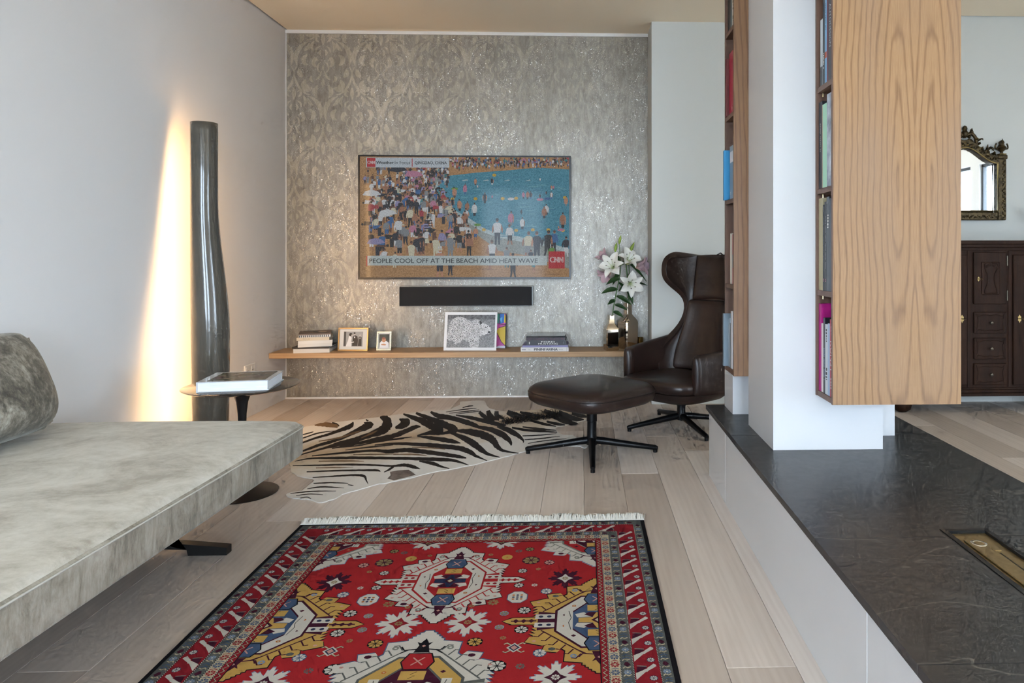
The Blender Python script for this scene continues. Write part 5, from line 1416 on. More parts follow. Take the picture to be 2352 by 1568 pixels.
def sym4(q):
    """quadrant outline (x>0,y>0, from the top axis to the right axis) to the whole"""
    a = [(x, y) for x, y in q]; b = [(x, -y) for x, y in reversed(q)]; c = [(-x, -y) for x, y in q]; d = [(-x, y) for x, y in reversed(q)]
    return a + b + c + d
def grow(pts, k): return [(x + math.copysign(k, x) * (abs(x) > 1e-6), y + math.copysign(k, y) * (abs(y) > 1e-6)) for x, y in pts]
def medallion(cx, cy, sx, sy, ground, edge, hook, ring, inner, mid, spear=True, style=0):
    q = [(0, 1.0), (0.05, 1.0)] + teeth((0.06, 0.97), (0.22, 0.83), 4, 0.022) + [(0.22, 0.82), (0.46, 0.79), (0.45, 0.60), (0.50, 0.56), (0.56, 0.63), (0.76, 0.60), (0.73, 0.50), (0.66, 0.47), (0.76, 0.50), (1.0, 0.43), (0.95, 0.33)] + \
        teeth((0.88, 0.32), (0.84, 0.09), 4, 0.085) + ([(0.86, 0.075), (1.22, 0.07), (1.36, 0.0)] if spear else [(0.86, 0.05), (0.88, 0.0)])
    T = lambda pts: [(cx + x * sx, cy + y * sy) for x, y in pts]
    o = sym4(q)
    P_.add(edge, [(cx + x, cy + y) for x, y in grow([(x * sx, y * sy) for x, y in o], 0.0035)], 2)
    P_.add(ground, T(o), 3)
    for s1 in (-1, 1):
        for s2 in (-1, 1):
            m = lambda pts: T([(s1 * x, s2 * y) for x, y in pts])
            # comb of hooks between the ring and the edge
            for k in range(6):
                t = k / 5; x, y = 0.24 + 0.52 * t, 0.66 - 0.42 * t
                P_.line(hook, m([(x, y), (x + 0.07, y + 0.085), (x + 0.13, y + 0.075)]), 0.0045, 4)
            P_.line(hook, m([(0.20, 0.66), (0.80, 0.20)]), 0.0048, 4)
            # little marks in the corners of the ground
            P_.ngon('maroon' if ground != 'yellow' else 'dgrey', *m([(0.63, 0.565)])[0], 0.011, 0.0085, 8, layer=4)
            P_.ngon('grey' if ground != 'yellow' else 'lblue', *m([(0.34, 0.70)])[0], 0.010, 0.010, 8, layer=4); P_.ngon(ground, *m([(0.34, 0.70)])[0], 0.004, 0.004, 6, layer=5)
            P_.ngon('pink', *m([(0.88, 0.41)])[0], 0.006, 0.005, 6, layer=4)
    # octagon ring
    def octo(ax, ay, c=0.5): return [(-ax, -ay * c), (-ax, ay * c), (-ax * c, ay), (ax * c, ay), (ax, ay * c), (ax, -ay * c), (ax * c, -ay), (-ax * c, -ay)]
    P_.add(hook, T(octo(0.62, 0.56, 0.40)), 5); P_.add(ring, T(octo(0.585, 0.53, 0.40)), 6)
    P_.add(hook, T(octo(0.40, 0.385, 0.42)), 7); P_.add(inner, T(octo(0.375, 0.365, 0.42)), 8)
    for k in range(12):
        a = 2 * PI * (k + 0.5) / 12; x, y = 0.49 * math.cos(a), 0.45 * math.sin(a)
        X, Y = T([(x, y)])[0]
        if k % 2: P_.add('maroon', [(X - 0.008, Y), (X, Y - 0.007), (X + 0.008, Y), (X, Y + 0.007)], 7)
        else: P_.ngon('orange', X, Y, 0.007, 0.006, 8, layer=7); P_.ngon('cream', X, Y, 0.003, 0.003, 6, layer=8)
    for s1 in (-1, 1):
        m = lambda pts: T([(s1 * x, y) for x, y in pts])
        P_.add(hook, m([(0.60, 0.16), (0.86, 0.20), (0.86, -0.20), (0.60, -0.16)]), 7)
        for yy in (-0.09, 0.09):
            P_.add(ground if style != 1 else 'white', m([(0.62, yy - 0.05), (0.90, yy - 0.05), (0.90, yy + 0.05), (0.62, yy + 0.05)]), 8)
            for xx_ in (0.70, 0.82): P_.ngon('red2' if style != 1 else 'navy', *m([(xx_, yy)])[0], 0.0075, 0.007, 7, layer=9)
        P_.add('white', m([(0.36, -0.22), (0.48, -0.22), (0.48, 0.22), (0.36, 0.22)]), 9); P_.line('black', m([(0.385, -0.2), (0.42, -0.05), (0.385, 0.05), (0.42, 0.2)]), 0.002, 10)
        if spear:
            P_.line(hook, m([(0.88, 0), (1.24, 0)]), 0.006, 9)
            for xx_ in (0.95, 1.06, 1.17): P_.add(hook, m([(xx_ - 0.045, 0), (xx_, 0.042), (xx_ + 0.045, 0), (xx_, -0.042)]), 10)
    # core: cross with white arms
    P_.add(mid, T([(-0.07, -0.17), (0.07, -0.17), (0.07, -0.06), (0.28, -0.05), (0.28, 0.05), (0.07, 0.06), (0.07, 0.17), (-0.07, 0.17), (-0.07, 0.06), (-0.28, 0.05), (-0.28, -0.05), (-0.07, -0.06)]), 10)
    for a, b in ((-1, -1), (1, -1), (-1, 1), (1, 1)):
        P_.add('white', T([(a * 0.08, b * 0.07), (a * 0.30, b * 0.06), (a * 0.33, b * 0.13), (a * 0.20, b * 0.17)]), 11)
        P_.add('maroon', T([(a * 0.02, b * 0.17), (a * 0.13, b * 0.17), (a * 0.20, b * 0.12), (a * 0.08, b * 0.06)]), 11)
    P_.add('maroon', T([(-0.10, 0), (0, 0.075), (0.10, 0), (0, -0.075)]), 12); P_.add('cream', T([(-0.05, 0), (0, 0.04), (0.05, 0), (0, -0.04)]), 13)
    for s2 in (-1, 1):
        m = lambda pts: T([(x, s2 * y) for x, y in pts])
        P_.add('yellow', m([(-0.15, 0.20), (0.15, 0.20), (0.15, 0.33), (-0.15, 0.33)]), 11); P_.line('black', m([(-0.04, 0.22), (0.03, 0.26), (-0.03, 0.28), (0.04, 0.32)]), 0.002, 12)
        hx = [(-0.13, 0.36), (-0.19, 0.47), (-0.13, 0.60), (0.13, 0.60), (0.19, 0.47), (0.13, 0.36)]
        P_.add('black', m([(x * 1.1, 0.48 + (y - 0.48) * 1.1) for x, y in hx]), 11); P_.add('blue' if style != 2 else 'red', m(hx), 12)
        P_.line('pink', m([(-0.07, 0.42), (0.07, 0.54)]), 0.004, 13); P_.line('pink', m([(-0.07, 0.54), (0.07, 0.42)]), 0.004, 13)
        # little tree with arms
        tr_ = 'maroon' if style != 2 else 'black'
        P_.add(tr_, m([(-0.10, 0.62), (0.10, 0.62), (0.06, 0.74), (0.10, 0.80), (0.05, 0.78), (0, 0.86), (-0.05, 0.78), (-0.10, 0.80), (-0.06, 0.74)]), 11)
        for s1 in (-1, 1):
            P_.line(tr_, [m([(s1 * x, y)])[0] for x, y in ((0.05, 0.68), (0.22, 0.66), (0.27, 0.72))], 0.005, 11); P_.line(tr_, [m([(s1 * x, y)])[0] for x, y in ((0.17, 0.665), (0.26, 0.61))], 0.004, 11)
        P_.ngon('pink', *m([(0, 0.73)])[0], 0.006, 0.006, 4, layer=12)
def flower8(cx, cy, r, col, heart, dot, edge=None, ry=None):
    ry = ry or r
    pts = []
    for k in range(8):
        a = k * PI / 4
        for da, rr_ in ((-0.30, 0.62), (-0.24, 0.86), (-0.12, 0.80), (-0.06, 1.0), (0.06, 1.0), (0.12, 0.80), (0.24, 0.86), (0.30, 0.62), (0.392, 0.50)):
            pts.append((cx + r * rr_ * math.cos(a + da), cy + ry * rr_ * math.sin(a + da)))
    if edge: P_.add(edge, [(cx + (x - cx) * 1.07, cy + (y - cy) * 1.07) for x, y in pts], 2)
    P_.add(col, pts, 3)
    P_.add(heart, [(cx - r * 0.48, cy), (cx - r * 0.2, cy + ry * 0.16), (cx, cy + ry * 0.46), (cx + r * 0.2, cy + ry * 0.16), (cx + r * 0.48, cy), (cx + r * 0.2, cy - ry * 0.16), (cx, cy - ry * 0.46), (cx - r * 0.2, cy - ry * 0.16)], 4)
    rosette(cx, cy, r * 0.2, dot, 5)
def rosette(cx, cy, r, col, ly=3, edge=None, n=8):
    if edge: P_.ngon(edge, cx, cy, r * 1.12, r * 1.12, 8, PI / 8, layer=ly - 1)
    for k in range(n):
        a = k * 2 * PI / n
        c, s = math.cos(a), math.sin(a)
        P_.add(col, [(cx + r * 0.15 * c, cy + r * 0.15 * s), (cx + r * (0.75 * c - 0.26 * s), cy + r * (0.75 * s + 0.26 * c)), (cx + r * c, cy + r * s), (cx + r * (0.75 * c + 0.26 * s), cy + r * (0.75 * s - 0.26 * c))], ly)
Y1c, YSd = 2.406 - RY1, 2.135 - RY1
PER = 0.615
for k in range(4):
    if k == 1: medallion(0, Y1c - PER * k, 0.225, 0.30, 'white', 'blue', 'dgrey', 'yellow', 'maroon', 'white', style=2)
    else: medallion(0, Y1c - PER * k, 0.187, 0.272, 'white', 'black', 'red', 'white', 'red', 'navy')
for sg in (-1, 1):
    medallion(sg * FX, YSd, 0.212, 0.27, 'yellow', 'black', 'maroon', 'white', 'blue', 'yellow', style=1)
    medallion(sg * FX, YSd + PER, 0.20, 0.25, 'white', 'lblue', 'grey', 'red', 'maroon', 'white', False)
    medallion(sg * FX, YSd - PER, 0.20, 0.25, 'white', 'lblue', 'grey', 'red', 'maroon', 'white', False)
    flower8(sg * 0.103, YSd, 0.066, 'white', 'red2', 'tan', 'lblue', 0.075); flower8(sg * 0.389, Y1c + 0.005, 0.058, 'maroon', 'white', 'tan', None, 0.072)
    flower8(sg * 0.377, 1.85 - RY1, 0.064, 'white', 'maroon', 'white', 'lblue', 0.07); flower8(sg * 0.139, FT, 0.066, 'white', 'maroon', 'tan', 'lblue', 0.06)
    flower8(sg * 0.11, YSd - PER, 0.066, 'white', 'red2', 'tan', 'lblue')
    a0 = 2.285 - RY1
    P_.ngon('blue', sg * 0.238, a0, 0.036, 0.042, 8, PI / 8, layer=2); P_.ngon('white', sg * 0.238, a0, 0.033, 0.039, 8, PI / 8, layer=3)
    for dx in (-0.013, 0, 0.013):
        for dy in (-0.013, 0, 0.013): P_.ngon('navy' if dx * dy == 0 else 'orange', sg * 0.238 + dx, a0 + dy, 0.005, 0.005, 6, layer=4)
def rc(x, y):
    q_ = at(900 + x * 0.28061, 1160 + y * 0.28061, z=RZ); return q_.x - RCX, q_.y - RY1
for x, y, kind in ((945, 425, 'yo'), (1140, 450, 'hk'), (1290, 468, 'wr'), (1130, 360, 'gr'), (1070, 537, 'w'), (1040, 655, 'w'), (1168, 653, 's'), (1265, 703, 'wb'), (830, 795, 't'), (655, 825, 'g'), (1085, 860, 'W'), (920, 885, 'o'), (880, 998, 'o'),
                   (1060, 1017, 'W'), (910, 1085, 'g'), (680, 1118, 'ys'), (1000, 1165, 'hd'), (1210, 1208, 'wb'), (860, 1315, 'W2'), (1050, 1318, 'd'), (1200, 522, 'g'), (810, 405, 'g'), (1040, 375, 'd')):
    X, Y = rc(x, y)
    for sg in (-1, 1):
        x_ = sg * X
        if kind == 'yo': P_.ngon('yellow', x_, Y, 0.020, 0.022, 10, layer=3); P_.ngon('orange', x_, Y, 0.004, 0.004, 6, layer=4)
        elif kind == 'hk':
            rosette(x_, Y, 0.030, 'tan', 3, 'maroon')
        elif kind == 'hd':
            P_.add('white', [(x_ - 0.022, Y), (x_, Y + 0.024), (x_ + 0.022, Y), (x_, Y - 0.024)], 3); P_.add('navy', [(x_ - 0.016, Y), (x_, Y + 0.018), (x_ + 0.016, Y), (x_, Y - 0.018)], 4); P_.add('pink', [(x_ - 0.010, Y), (x_, Y + 0.012), (x_ + 0.010, Y), (x_, Y - 0.012)], 5)
            for c_, s_ in ((1, 1), (1, -1), (-1, 1), (-1, -1)):
                P_.line('black', [(x_ + c_ * 0.010, Y + s_ * 0.014), (x_ + c_ * 0.022, Y + s_ * 0.024), (x_ + c_ * 0.030, Y + s_ * 0.018)], 0.007, 2); P_.line('cream', [(x_ + c_ * 0.010, Y + s_ * 0.014), (x_ + c_ * 0.022, Y + s_ * 0.024), (x_ + c_ * 0.030, Y + s_ * 0.018)], 0.0045, 3)
        else:
            r, c, e_ = {'wr': (0.018, 'pink', 'maroon'), 'gr': (0.016, 'tan', 'black'), 'w': (0.016, 'white', 'black'), 's': (0.011, 'white', None), 'wb': (0.018, 'white', 'blue'), 't': (0.019, 'tan', None), 'g': (0.010, 'tan', None), 'W': (0.020, 'white', 'black'),
                        'o': (0.013, 'tan', 'lblue'), 'ys': (0.021, 'yellow', 'black'), 'W2': (0.024, 'white', 'black'), 'd': (0.014, 'dgrey', None)}[kind]
            rosette(x_, Y, r, c, 4, e_)
for k in range(26):
    X, Y = random.uniform(0.03, 0.47), random.uniform(FB + 0.05, 1.75 - RY1)
    for sg in (-1, 1): rosette(sg * X, Y, random.uniform(0.010, 0.02), random.choice(['white', 'tan', 'yellow', 'pink']), 3)
P_.clip(-FX, FX, FB, FT, fstart)
# borders, from the edge inwards: d = distance of the band's outer side from the rug edge
def ring_(ink, d0, d1, ly):
    P_.rect(ink, -HW + d0, -d1, HW - d0, -d0, ly); P_.rect(ink, -HW + d0, -RL_ + d0, HW - d0, -RL_ + d1, ly)
    P_.rect(ink, -HW + d0, -RL_ + d1, -HW + d1, -d1, ly); P_.rect(ink, HW - d1, -RL_ + d1, HW - d0, -d1, ly)
ring_('dgrey', 0.014, 0.047, 1); ring_('red2', 0.050, 0.118, 1); ring_('dgrey', 0.121, 0.152, 1); ring_('cream', 0.155, 0.183, 1); ring_('red2', 0.186, 0.206, 1)
for d in (0.0135, 0.047, 0.1185, 0.1525, 0.1835, 0.2065): ring_('black', d, d + 0.0028, 2)
def along(fn, d0, d1, pitch):
    """runs a unit (x along, y from the band's inner to its outer side) round three sides"""
    wq = d1 - d0
    L = RL_ - 2 * d1; n = max(1, round(L / pitch)); st = L / n
    for k in range(n):
        c = -d1 - st * (k + 0.5)
        fn(lambda x, y: (HW - d1 + y * wq, c + x * st), wq, k); fn(lambda x, y: (-HW + d1 - y * wq, c + x * st), wq, k)
    L = 2 * (HW - d1); n = max(1, round(L / pitch)); st = L / n
    for k in range(n):
        c = -HW + d1 + st * (k + 0.5)
        fn(lambda x, y: (c + x * st, -d1 + y * wq), wq, k); fn(lambda x, y: (c - x * st, -RL_ + d1 - y * wq), wq, k)
def u_main(f, wq, k):
    P_.add('white', [f(*q_) for q_ in ((-0.42, 0.02), (-0.05, 0.02), (0.20, 0.55), (0.42, 0.80), (0.30, 0.92), (-0.02, 0.42))], 3)
    P_.add('white', [f(*q_) for q_ in ((0.36, 0.92), (0.44, 0.80), (0.20, 0.52), (0.02, 0.40), (0.0, 0.50), (0.22, 0.70))], 4)
    P_.add('maroon', [f(*q_) for q_ in ((-0.05, 0.05), (0.26, 0.10), (0.34, 0.40), (0.24, 0.52), (0.08, 0.32))], 3)
    P_.line('grey', [f(0.34, 0.10), f(0.30, 0.5)], 0.0035, 4)
    P_.ngon('white', *f(0.22, 0.60), 0.005, 0.005, 4, layer=5); rosette(*f(-0.34, 0.72), 0.0105, 'white', 4, 'navy')
along(u_main, 0.052, 0.117, 0.0835)
def u_guard(f, wq, k):
    if k % 3 == 0: P_.add('maroon', [f(*q_) for q_ in ((-0.30, 0.5), (-0.05, 0.85), (0.28, 0.60), (0.30, 0.35), (-0.02, 0.2))], 3)
    elif k % 3 == 1: rosette(*f(0, 0.5), 0.0115, 'lblue', 3); P_.ngon('white', *f(0, 0.5), 0.003, 0.003, 6, layer=4)
    else:
        for s_ in (-0.25, 0.1): P_.line('blue', [f(s_, 0.15), f(s_ + 0.2, 0.5), f(s_, 0.85)], 0.0038, 3)
    P_.line('cream', [f(-0.5, 0.1), f(-0.3, 0.3), f(-0.45, 0.55), f(-0.3, 0.85)], 0.004, 2)
along(u_guard, 0.018, 0.046, 0.036); along(u_guard, 0.122, 0.151, 0.036)
def u_flor(f, wq, k):
    c = 'red2' if k % 2 else 'blue'
    rosette(*f(0, 0.5), 0.0135, c, 3); P_.ngon('cream', *f(0, 0.5), 0.0028, 0.0028, 6, layer=4)
    P_.line(c, [f(0.42, 0.1), f(0.55, 0.5), f(0.42, 0.9)], 0.0028, 3)
along(u_flor, 0.156, 0.182, 0.036)
def u_zig(f, wq, k):
    P_.line('black', [f(-0.5, 0.15), f(0, 0.85), f(0.5, 0.15)], 0.0045, 3); P_.line('cream', [f(-0.5, 0.15), f(0, 0.85), f(0.5, 0.15)], 0.0024, 4)
along(u_zig, 0.188, 0.204, 0.022)
def u_rope(f, wq, k): P_.line('white', [f(-0.3, 0.0), f(0.3, 1.0)], 0.0018, 4)
for d in (0.047, 0.1185, 0.1525, 0.1835): along(u_rope, d + 0.0004, d + 0.0024, 0.0075)
P_.build('woven_pattern', INKS, rug, (0, 0, RZ + 0.0001), (1, 0, 0), (0, 1, 0), (0, 0, 1))
# fringe: loose cotton yarn ends
rf = random.Random(8); V, F = [], []
x = -HW + 0.002
while x < HW:
    for _ in range(2):
        L = rf.uniform(0.05, 0.085) * (1 + 0.25 * math.sin(x * 31) * math.sin(x * 9 + 1)); dx = rf.uniform(-0.026, 0.026) + 0.008 * math.sin(x * 23); h = rf.uniform(0.006, 0.034)
        pts = [(x, -0.006, RZ + 0.001), (x + dx * 0.3, L * 0.35, 0.006 + h * 0.6), (x + dx * 0.8 + rf.uniform(-0.004, 0.004), L * 0.7, 0.003 + h * 0.4), (x + dx * 1.3 + rf.uniform(-0.006, 0.006), L, 0.0025)]
        vs, fs = tube_data(pts, [0.0018, 0.0022, 0.0018, 0.0007], 4)
        n = len(V); V += vs; F += [tuple(i + n for i in f) for f in fs]
    x += 0.0023
fr = pydata('fringe', V, F, rug, flat('#dedbd3', 0.9)); fr['kind'] = 'stuff'
V2 = [(vx, -RL_ - vy, vz) for vx, vy, vz in V]
fr = pydata('fringe', V2, F, rug, flat('#dedbd3', 0.9)); fr['kind'] = 'stuff'

# ---------------------------------------------------------------- zebra hide
hide = thing('zebra_hide', 'zebra skin rug lying on the oak floor between daybed and footstool', 'rug', (-0.6, 3.75, 0))
HO = Vector((-0.6, 3.75, 0))
def zp(x, y):
    q_ = at(640 + x * 0.30612, 900 + y * 0.30612, z=0.004); return q_.x - HO.x, q_.y - HO.y
outl = [(20, 330), (100, 285), (190, 262), (270, 250), (330, 240), (400, 228), (480, 220), (570, 210), (650, 200), (750, 188), (850, 175), (950, 160), (1030, 152), (1100, 143), (1180, 140), (1250, 135), (1290, 128), (1322, 112), (1360, 95), (1365, 72), (1420, 70), (1480, 64), (1545, 67), (1556, 95), (1580, 120), (1640, 138), (1700, 146), (1760, 145),
        (1830, 142), (1900, 135), (1970, 128), (2060, 125), (2160, 135), (2260, 150), (2340, 175), (2330, 200), (2230, 228), (2150, 248), (2082, 263), (2090, 290), (2110, 310), (2150, 322), (2205, 324), (2235, 342), (2290, 352), (2330, 370), (2320, 405), (2300, 418), (2240, 404), (2150, 404), (2060, 412), (1960, 416), (1900, 425), (1850, 442), (1790, 460), (1690, 488), (1580, 515), (1460, 546),
        (1370, 562), (1280, 580), (1190, 595), (1100, 614), (1000, 640), (880, 665), (790, 685), (740, 690), (660, 715), (560, 742), (480, 766), (430, 795), (380, 812), (320, 828), (280, 822), (240, 805), (170, 800), (90, 790), (58, 768), (100, 750), (180, 738), (225, 700), (262, 668), (255, 648), (190, 640), (130, 620), (95, 595), (90, 560), (60, 520), (0, 480), (-60, 430), (-30, 370)]
op = catmull([zp(*q_) for q_ in outl] + [zp(*outl[0])], 3)[:-1]
rz = random.Random(4)
op = [(x + rz.uniform(-0.003, 0.003), y + rz.uniform(-0.003, 0.003)) for x, y in op]
q = N('zebra_hair'); v = q.coord('Object', (1, 1, 1), (0, -0.68, 0), (0, 0, -0.61))
sx_ = q.n('ShaderNodeSeparateXYZ', Vector=v)
band_ = q.math('ABSOLUTE', q.math('ADD', sx_.outputs[1], 0.0)); n_ = q.noise(v, 5, 4, 0.6); nf = q.noise(q.coord('Object', (60, 300, 1), (0, 0, 0), (0, 0, -0.61)), 1.0, 2)
t_ = q.math('ADD', q.math('MULTIPLY', band_, 1.6), q.math('MULTIPLY', n_, 0.7))
c = q.ramp(t_, [(0.38, '#bfa27a'), (0.66, '#d6c6aa'), (0.98, '#e4e1db')]); c = q.mix(q.math('MULTIPLY', nf, 0.18), c, rgb('#8d7d68'))
q.set(color=c, rough=0.7, spec=0.25, sheen=0.2, normal=q.bump(nf, 0.15, 0.002)); ZC = q.m
n = len(op)
vs = [(x, y, 0.0045) for x, y in op] + [(x, y, 0.0004) for x, y in op]
tri = tessellate_polygon([[Vector((x, y, 0)) for x, y in op]])
fs = [tuple(t) for t in tri] + [tuple(i + n for i in t)[::-1] for t in tri] + [(i, (i + 1) % n, n + (i + 1) % n, n + i) for i in range(n)]
pydata('skin', vs, fs, hide, ZC)
Z = Print(6e-5)
def zs(pts, ws, ink='k', ly=1, jag=1.0):
    c_ = catmull([(x, y, w_) for (x, y), w_ in zip(pts, ws)], 8)
    L, R_ = [], []
    for i, (x, y, w_) in enumerate(c_):
        a, b = c_[max(i - 1, 0)], c_[min(i + 1, len(c_) - 1)]; dx, dy = b[0] - a[0], b[1] - a[1]; l = math.hypot(dx, dy) or 1
        w_ = max(1.4, w_ * 1.18)
        j1, j2 = rz.uniform(-0.13, 0.13) * jag, rz.uniform(-0.13, 0.13) * jag
        L.append((x - dy / l * w_ * (1 + j1), y + dx / l * w_ * (1 + j1))); R_.append((x + dy / l * w_ * (1 + j2), y - dx / l * w_ * (1 + j2)))
    for i in range(len(c_) - 1):
        Z.add(ink, [zp(*q_) for q_ in (L[i], L[i + 1], R_[i + 1])], ly); Z.add(ink, [zp(*q_) for q_ in (L[i], R_[i + 1], R_[i])], ly)
S = [
 ([(150, 392), (280, 345), (370, 320), (480, 280), (540, 255), (560, 225)], [5, 7, 8, 12, 15, 3]),
 ([(100, 465), (190, 440), (300, 400), (420, 365), (520, 325), (600, 285), (665, 258), (690, 240), (640, 232)], [3, 6, 9, 10, 12, 16, 22, 16, 4]),
 ([(150, 475), (330, 425), (450, 392), (560, 365), (680, 325), (770, 290), (812, 250), (802, 205), (760, 190)], [3, 7, 14, 17, 18, 26, 32, 26, 5]),
 ([(400, 425), (560, 392), (660, 372), (760, 350), (860, 330), (960, 292), (1030, 262), (1066, 262)], [3, 8, 10, 14, 15, 15, 12, 3]), ([(875, 270), (925, 250), (958, 225), (905, 205)], [7, 22, 24, 5]),
 ([(450, 418), (600, 402), (720, 378), (900, 350), (1000, 338)], [2, 4, 5, 5, 2]), ([(690, 380), (820, 362), (940, 352)], [2, 4, 2]),
 ([(935, 165), (1000, 190), (1080, 220), (1150, 258), (1205, 290), (1130, 308), (1040, 326)], [5, 13, 20, 24, 26, 13, 3]), ([(1030, 158), (1120, 195), (1200, 225), (1270, 258), (1322, 284), (1250, 308), (1180, 320)], [7, 15, 19, 22, 20, 9, 3]),
 ([(1140, 150), (1200, 180), (1300, 196), (1400, 225), (1480, 254), (1512, 268)], [7, 16, 15, 17, 13, 3]), ([(1330, 175), (1450, 195), (1560, 222), (1660, 246), (1705, 250)], [4, 11, 13, 11, 4]),
 ([(1505, 150), (1535, 178), (1575, 205), (1620, 215)], [9, 13, 12, 4]), ([(1570, 140), (1592, 185), (1655, 210)], [12, 17, 5]), ([(1635, 145), (1640, 178), (1690, 200)], [12, 15, 6]), ([(1715, 150), (1760, 170), (1830, 186), (1890, 186)], [14, 20, 14, 4]), ([(1810, 150), (1880, 168), (1960, 178)], [6, 13, 5]),
 ([(1990, 140), (2090, 185), (2180, 228), (2245, 238)], [12, 22, 16, 4]), ([(2100, 150), (2200, 195), (2290, 208)], [14, 18, 4]), ([(2010, 222), (2090, 240), (2150, 248)], [6, 10, 3]), ([(2200, 160), (2270, 180), (2330, 186)], [10, 12, 4]), ([(1890, 215), (1990, 240), (2080, 258)], [6, 9, 3]),
 ([(1340, 290), (1440, 300), (1540, 325), (1610, 365), (1640, 410), (1690, 442), (1800, 460)], [8, 20, 24, 22, 16, 8, 2]), ([(1280, 302), (1380, 342), (1450, 380), (1510, 425), (1570, 465), (1660, 490)], [6, 16, 22, 18, 10, 2]),
 ([(1040, 332), (1180, 350), (1290, 368), (1365, 384)], [4, 13, 14, 3]), ([(720, 398), (880, 388), (1080, 396), (1220, 406), (1360, 424), (1440, 452), (1480, 480), (1565, 516)], [3, 8, 12, 14, 16, 16, 9, 2]), ([(500, 436), (700, 412), (860, 398)], [2, 5, 2]),
 ([(250, 480), (500, 456), (700, 440), (820, 446), (960, 436), (1100, 450), (1250, 470), (1350, 485), (1408, 496)], [3, 7, 8, 12, 14, 14, 13, 11, 4]), ([(120, 520), (250, 498), (420, 496), (600, 494), (800, 496), (1000, 500), (1200, 506), (1320, 516), (1425, 549)], [2, 5, 8, 9, 9, 10, 12, 9, 2]),
 ([(105, 553), (300, 550), (500, 545), (700, 548), (850, 556), (940, 549), (1010, 562), (1062, 578)], [2, 5, 6, 6, 6, 10, 11, 2]), ([(862, 560), (825, 585), (790, 602)], [7, 6, 2]), ([(210, 600), (400, 592), (600, 588), (730, 588), (764, 597)], [3, 5, 6, 7, 2]),
 ([(255, 642), (420, 632), (560, 624), (640, 631), (656, 660), (672, 692)], [2, 5, 6, 8, 5, 1.5]), ([(1055, 520), (1150, 535), (1220, 560), (1282, 575)], [4, 11, 7, 2]), ([(1490, 262), (1600, 286), (1680, 322), (1735, 370), (1745, 402)], [8, 17, 19, 13, 4]), ([(1640, 256), (1720, 286), (1790, 322), (1832, 360), (1836, 382)], [8, 16, 15, 7, 2]),
 ([(1750, 268), (1880, 288), (2090, 302)], [6, 9, 3]), ([(1830, 262), (1960, 278), (2085, 288)], [4, 7, 2]), ([(1830, 330), (1950, 325), (2085, 313)], [3, 4, 1.5]), ([(1845, 358), (1960, 350), (2110, 332)], [2, 4, 1.5]), ([(1870, 386), (2000, 366), (2160, 350)], [2, 3, 1.5]), ([(1900, 402), (2040, 384), (2200, 368)], [1.5, 3, 1.5]), ([(2080, 390), (2180, 380), (2280, 372)], [1.5, 3, 1.5]),
 ([(262, 686), (400, 681), (522, 686)], [3, 4, 1.5]), ([(215, 727), (330, 712), (490, 721)], [2, 5, 1.5]), ([(88, 762), (250, 746), (430, 743)], [2, 4, 1.5]), ([(130, 778), (230, 766), (332, 771)], [2, 3, 1.5]), ([(160, 796), (215, 790), (245, 803)], [2, 3, 1.5]), ([(520, 695), (545, 700), (562, 702)], [2, 3, 1.5]),
 ([(1255, 150), (1400, 130), (1485, 122)], [1.5, 3.5, 1.5]), ([(1280, 160), (1420, 144), (1505, 134)], [1.5, 3.5, 1.5]), ([(1330, 166), (1440, 152), (1520, 143)], [1.5, 3, 1.5]), ([(1380, 118), (1430, 106), (1460, 104)], [2, 4, 1.5]),
 ([(120, 335), (230, 308), (262, 298)], [2, 4, 1.5]), ([(100, 370), (200, 340), (300, 308), (430, 290)], [2, 4, 4, 1.5]), ([(655, 205), (665, 215), (675, 212)], [3, 5, 2]), ([(400, 232), (430, 245), (455, 255)], [6, 10, 4])]
for pts, ws in S: zs(pts, ws)
for pts, ws in (([(300, 370), (450, 345), (560, 310), (620, 290)], [3, 5, 6, 2]), ([(620, 345), (700, 310), (740, 290)], [3, 6, 2]), ([(560, 470), (760, 468), (900, 465)], [2, 4, 2]), ([(300, 520), (500, 518), (640, 520)], [3, 5, 2]), ([(1000, 415), (1150, 420), (1250, 430)], [2, 4, 2]),
                ([(860, 470), (1000, 468), (1110, 478)], [2, 5, 2]), ([(280, 570), (420, 568), (560, 566)], [2, 3, 1]), ([(270, 250), (350, 245), (440, 258), (380, 262)], [4, 14, 10, 3])):
    zs(pts, ws, 'b', 2)
Z.add('g', [zp(*q_) for q_ in ((835, 600), (900, 588), (975, 584), (1030, 622), (940, 645), (865, 664), (815, 650), (840, 625))], 2)
Z.build('stripes', {'k': flat('#1a1412', 0.6, spec=0.3), 'b': flat('#7a5f42', 0.7), 'g': speckled('bare_belly', '#6b5d55', '#8d8078', 30, 0.7)}, hide, (0, 0, 0.0046), (1, 0, 0), (0, 1, 0), (0, 0, 1))
# mane and tail hair
V, F = [], []
for k in range(420):
    t = rz.random(); bx, by = 1680 + 420 * t, 238 - 60 * t + rz.uniform(-14, 14)
    a = zp(bx, by); b = zp(bx + rz.uniform(-70, 60), by + rz.uniform(-38, 22))
    h = rz.uniform(0.006, 0.035)
    vs, fs_ = tube_data([(a[0], a[1], 0.004), ((a[0] + b[0]) / 2, (a[1] + b[1]) / 2, h), (b[0], b[1], h * 0.6)], [0.0014, 0.0012, 0.0004], 3)
    n_ = len(V); V += vs; F += [tuple(i + n_ for i in f) for f in fs_]
mn = pydata('mane', V, F, hide, flat('#1d1715', 0.6)); mn['kind'] = 'stuff'

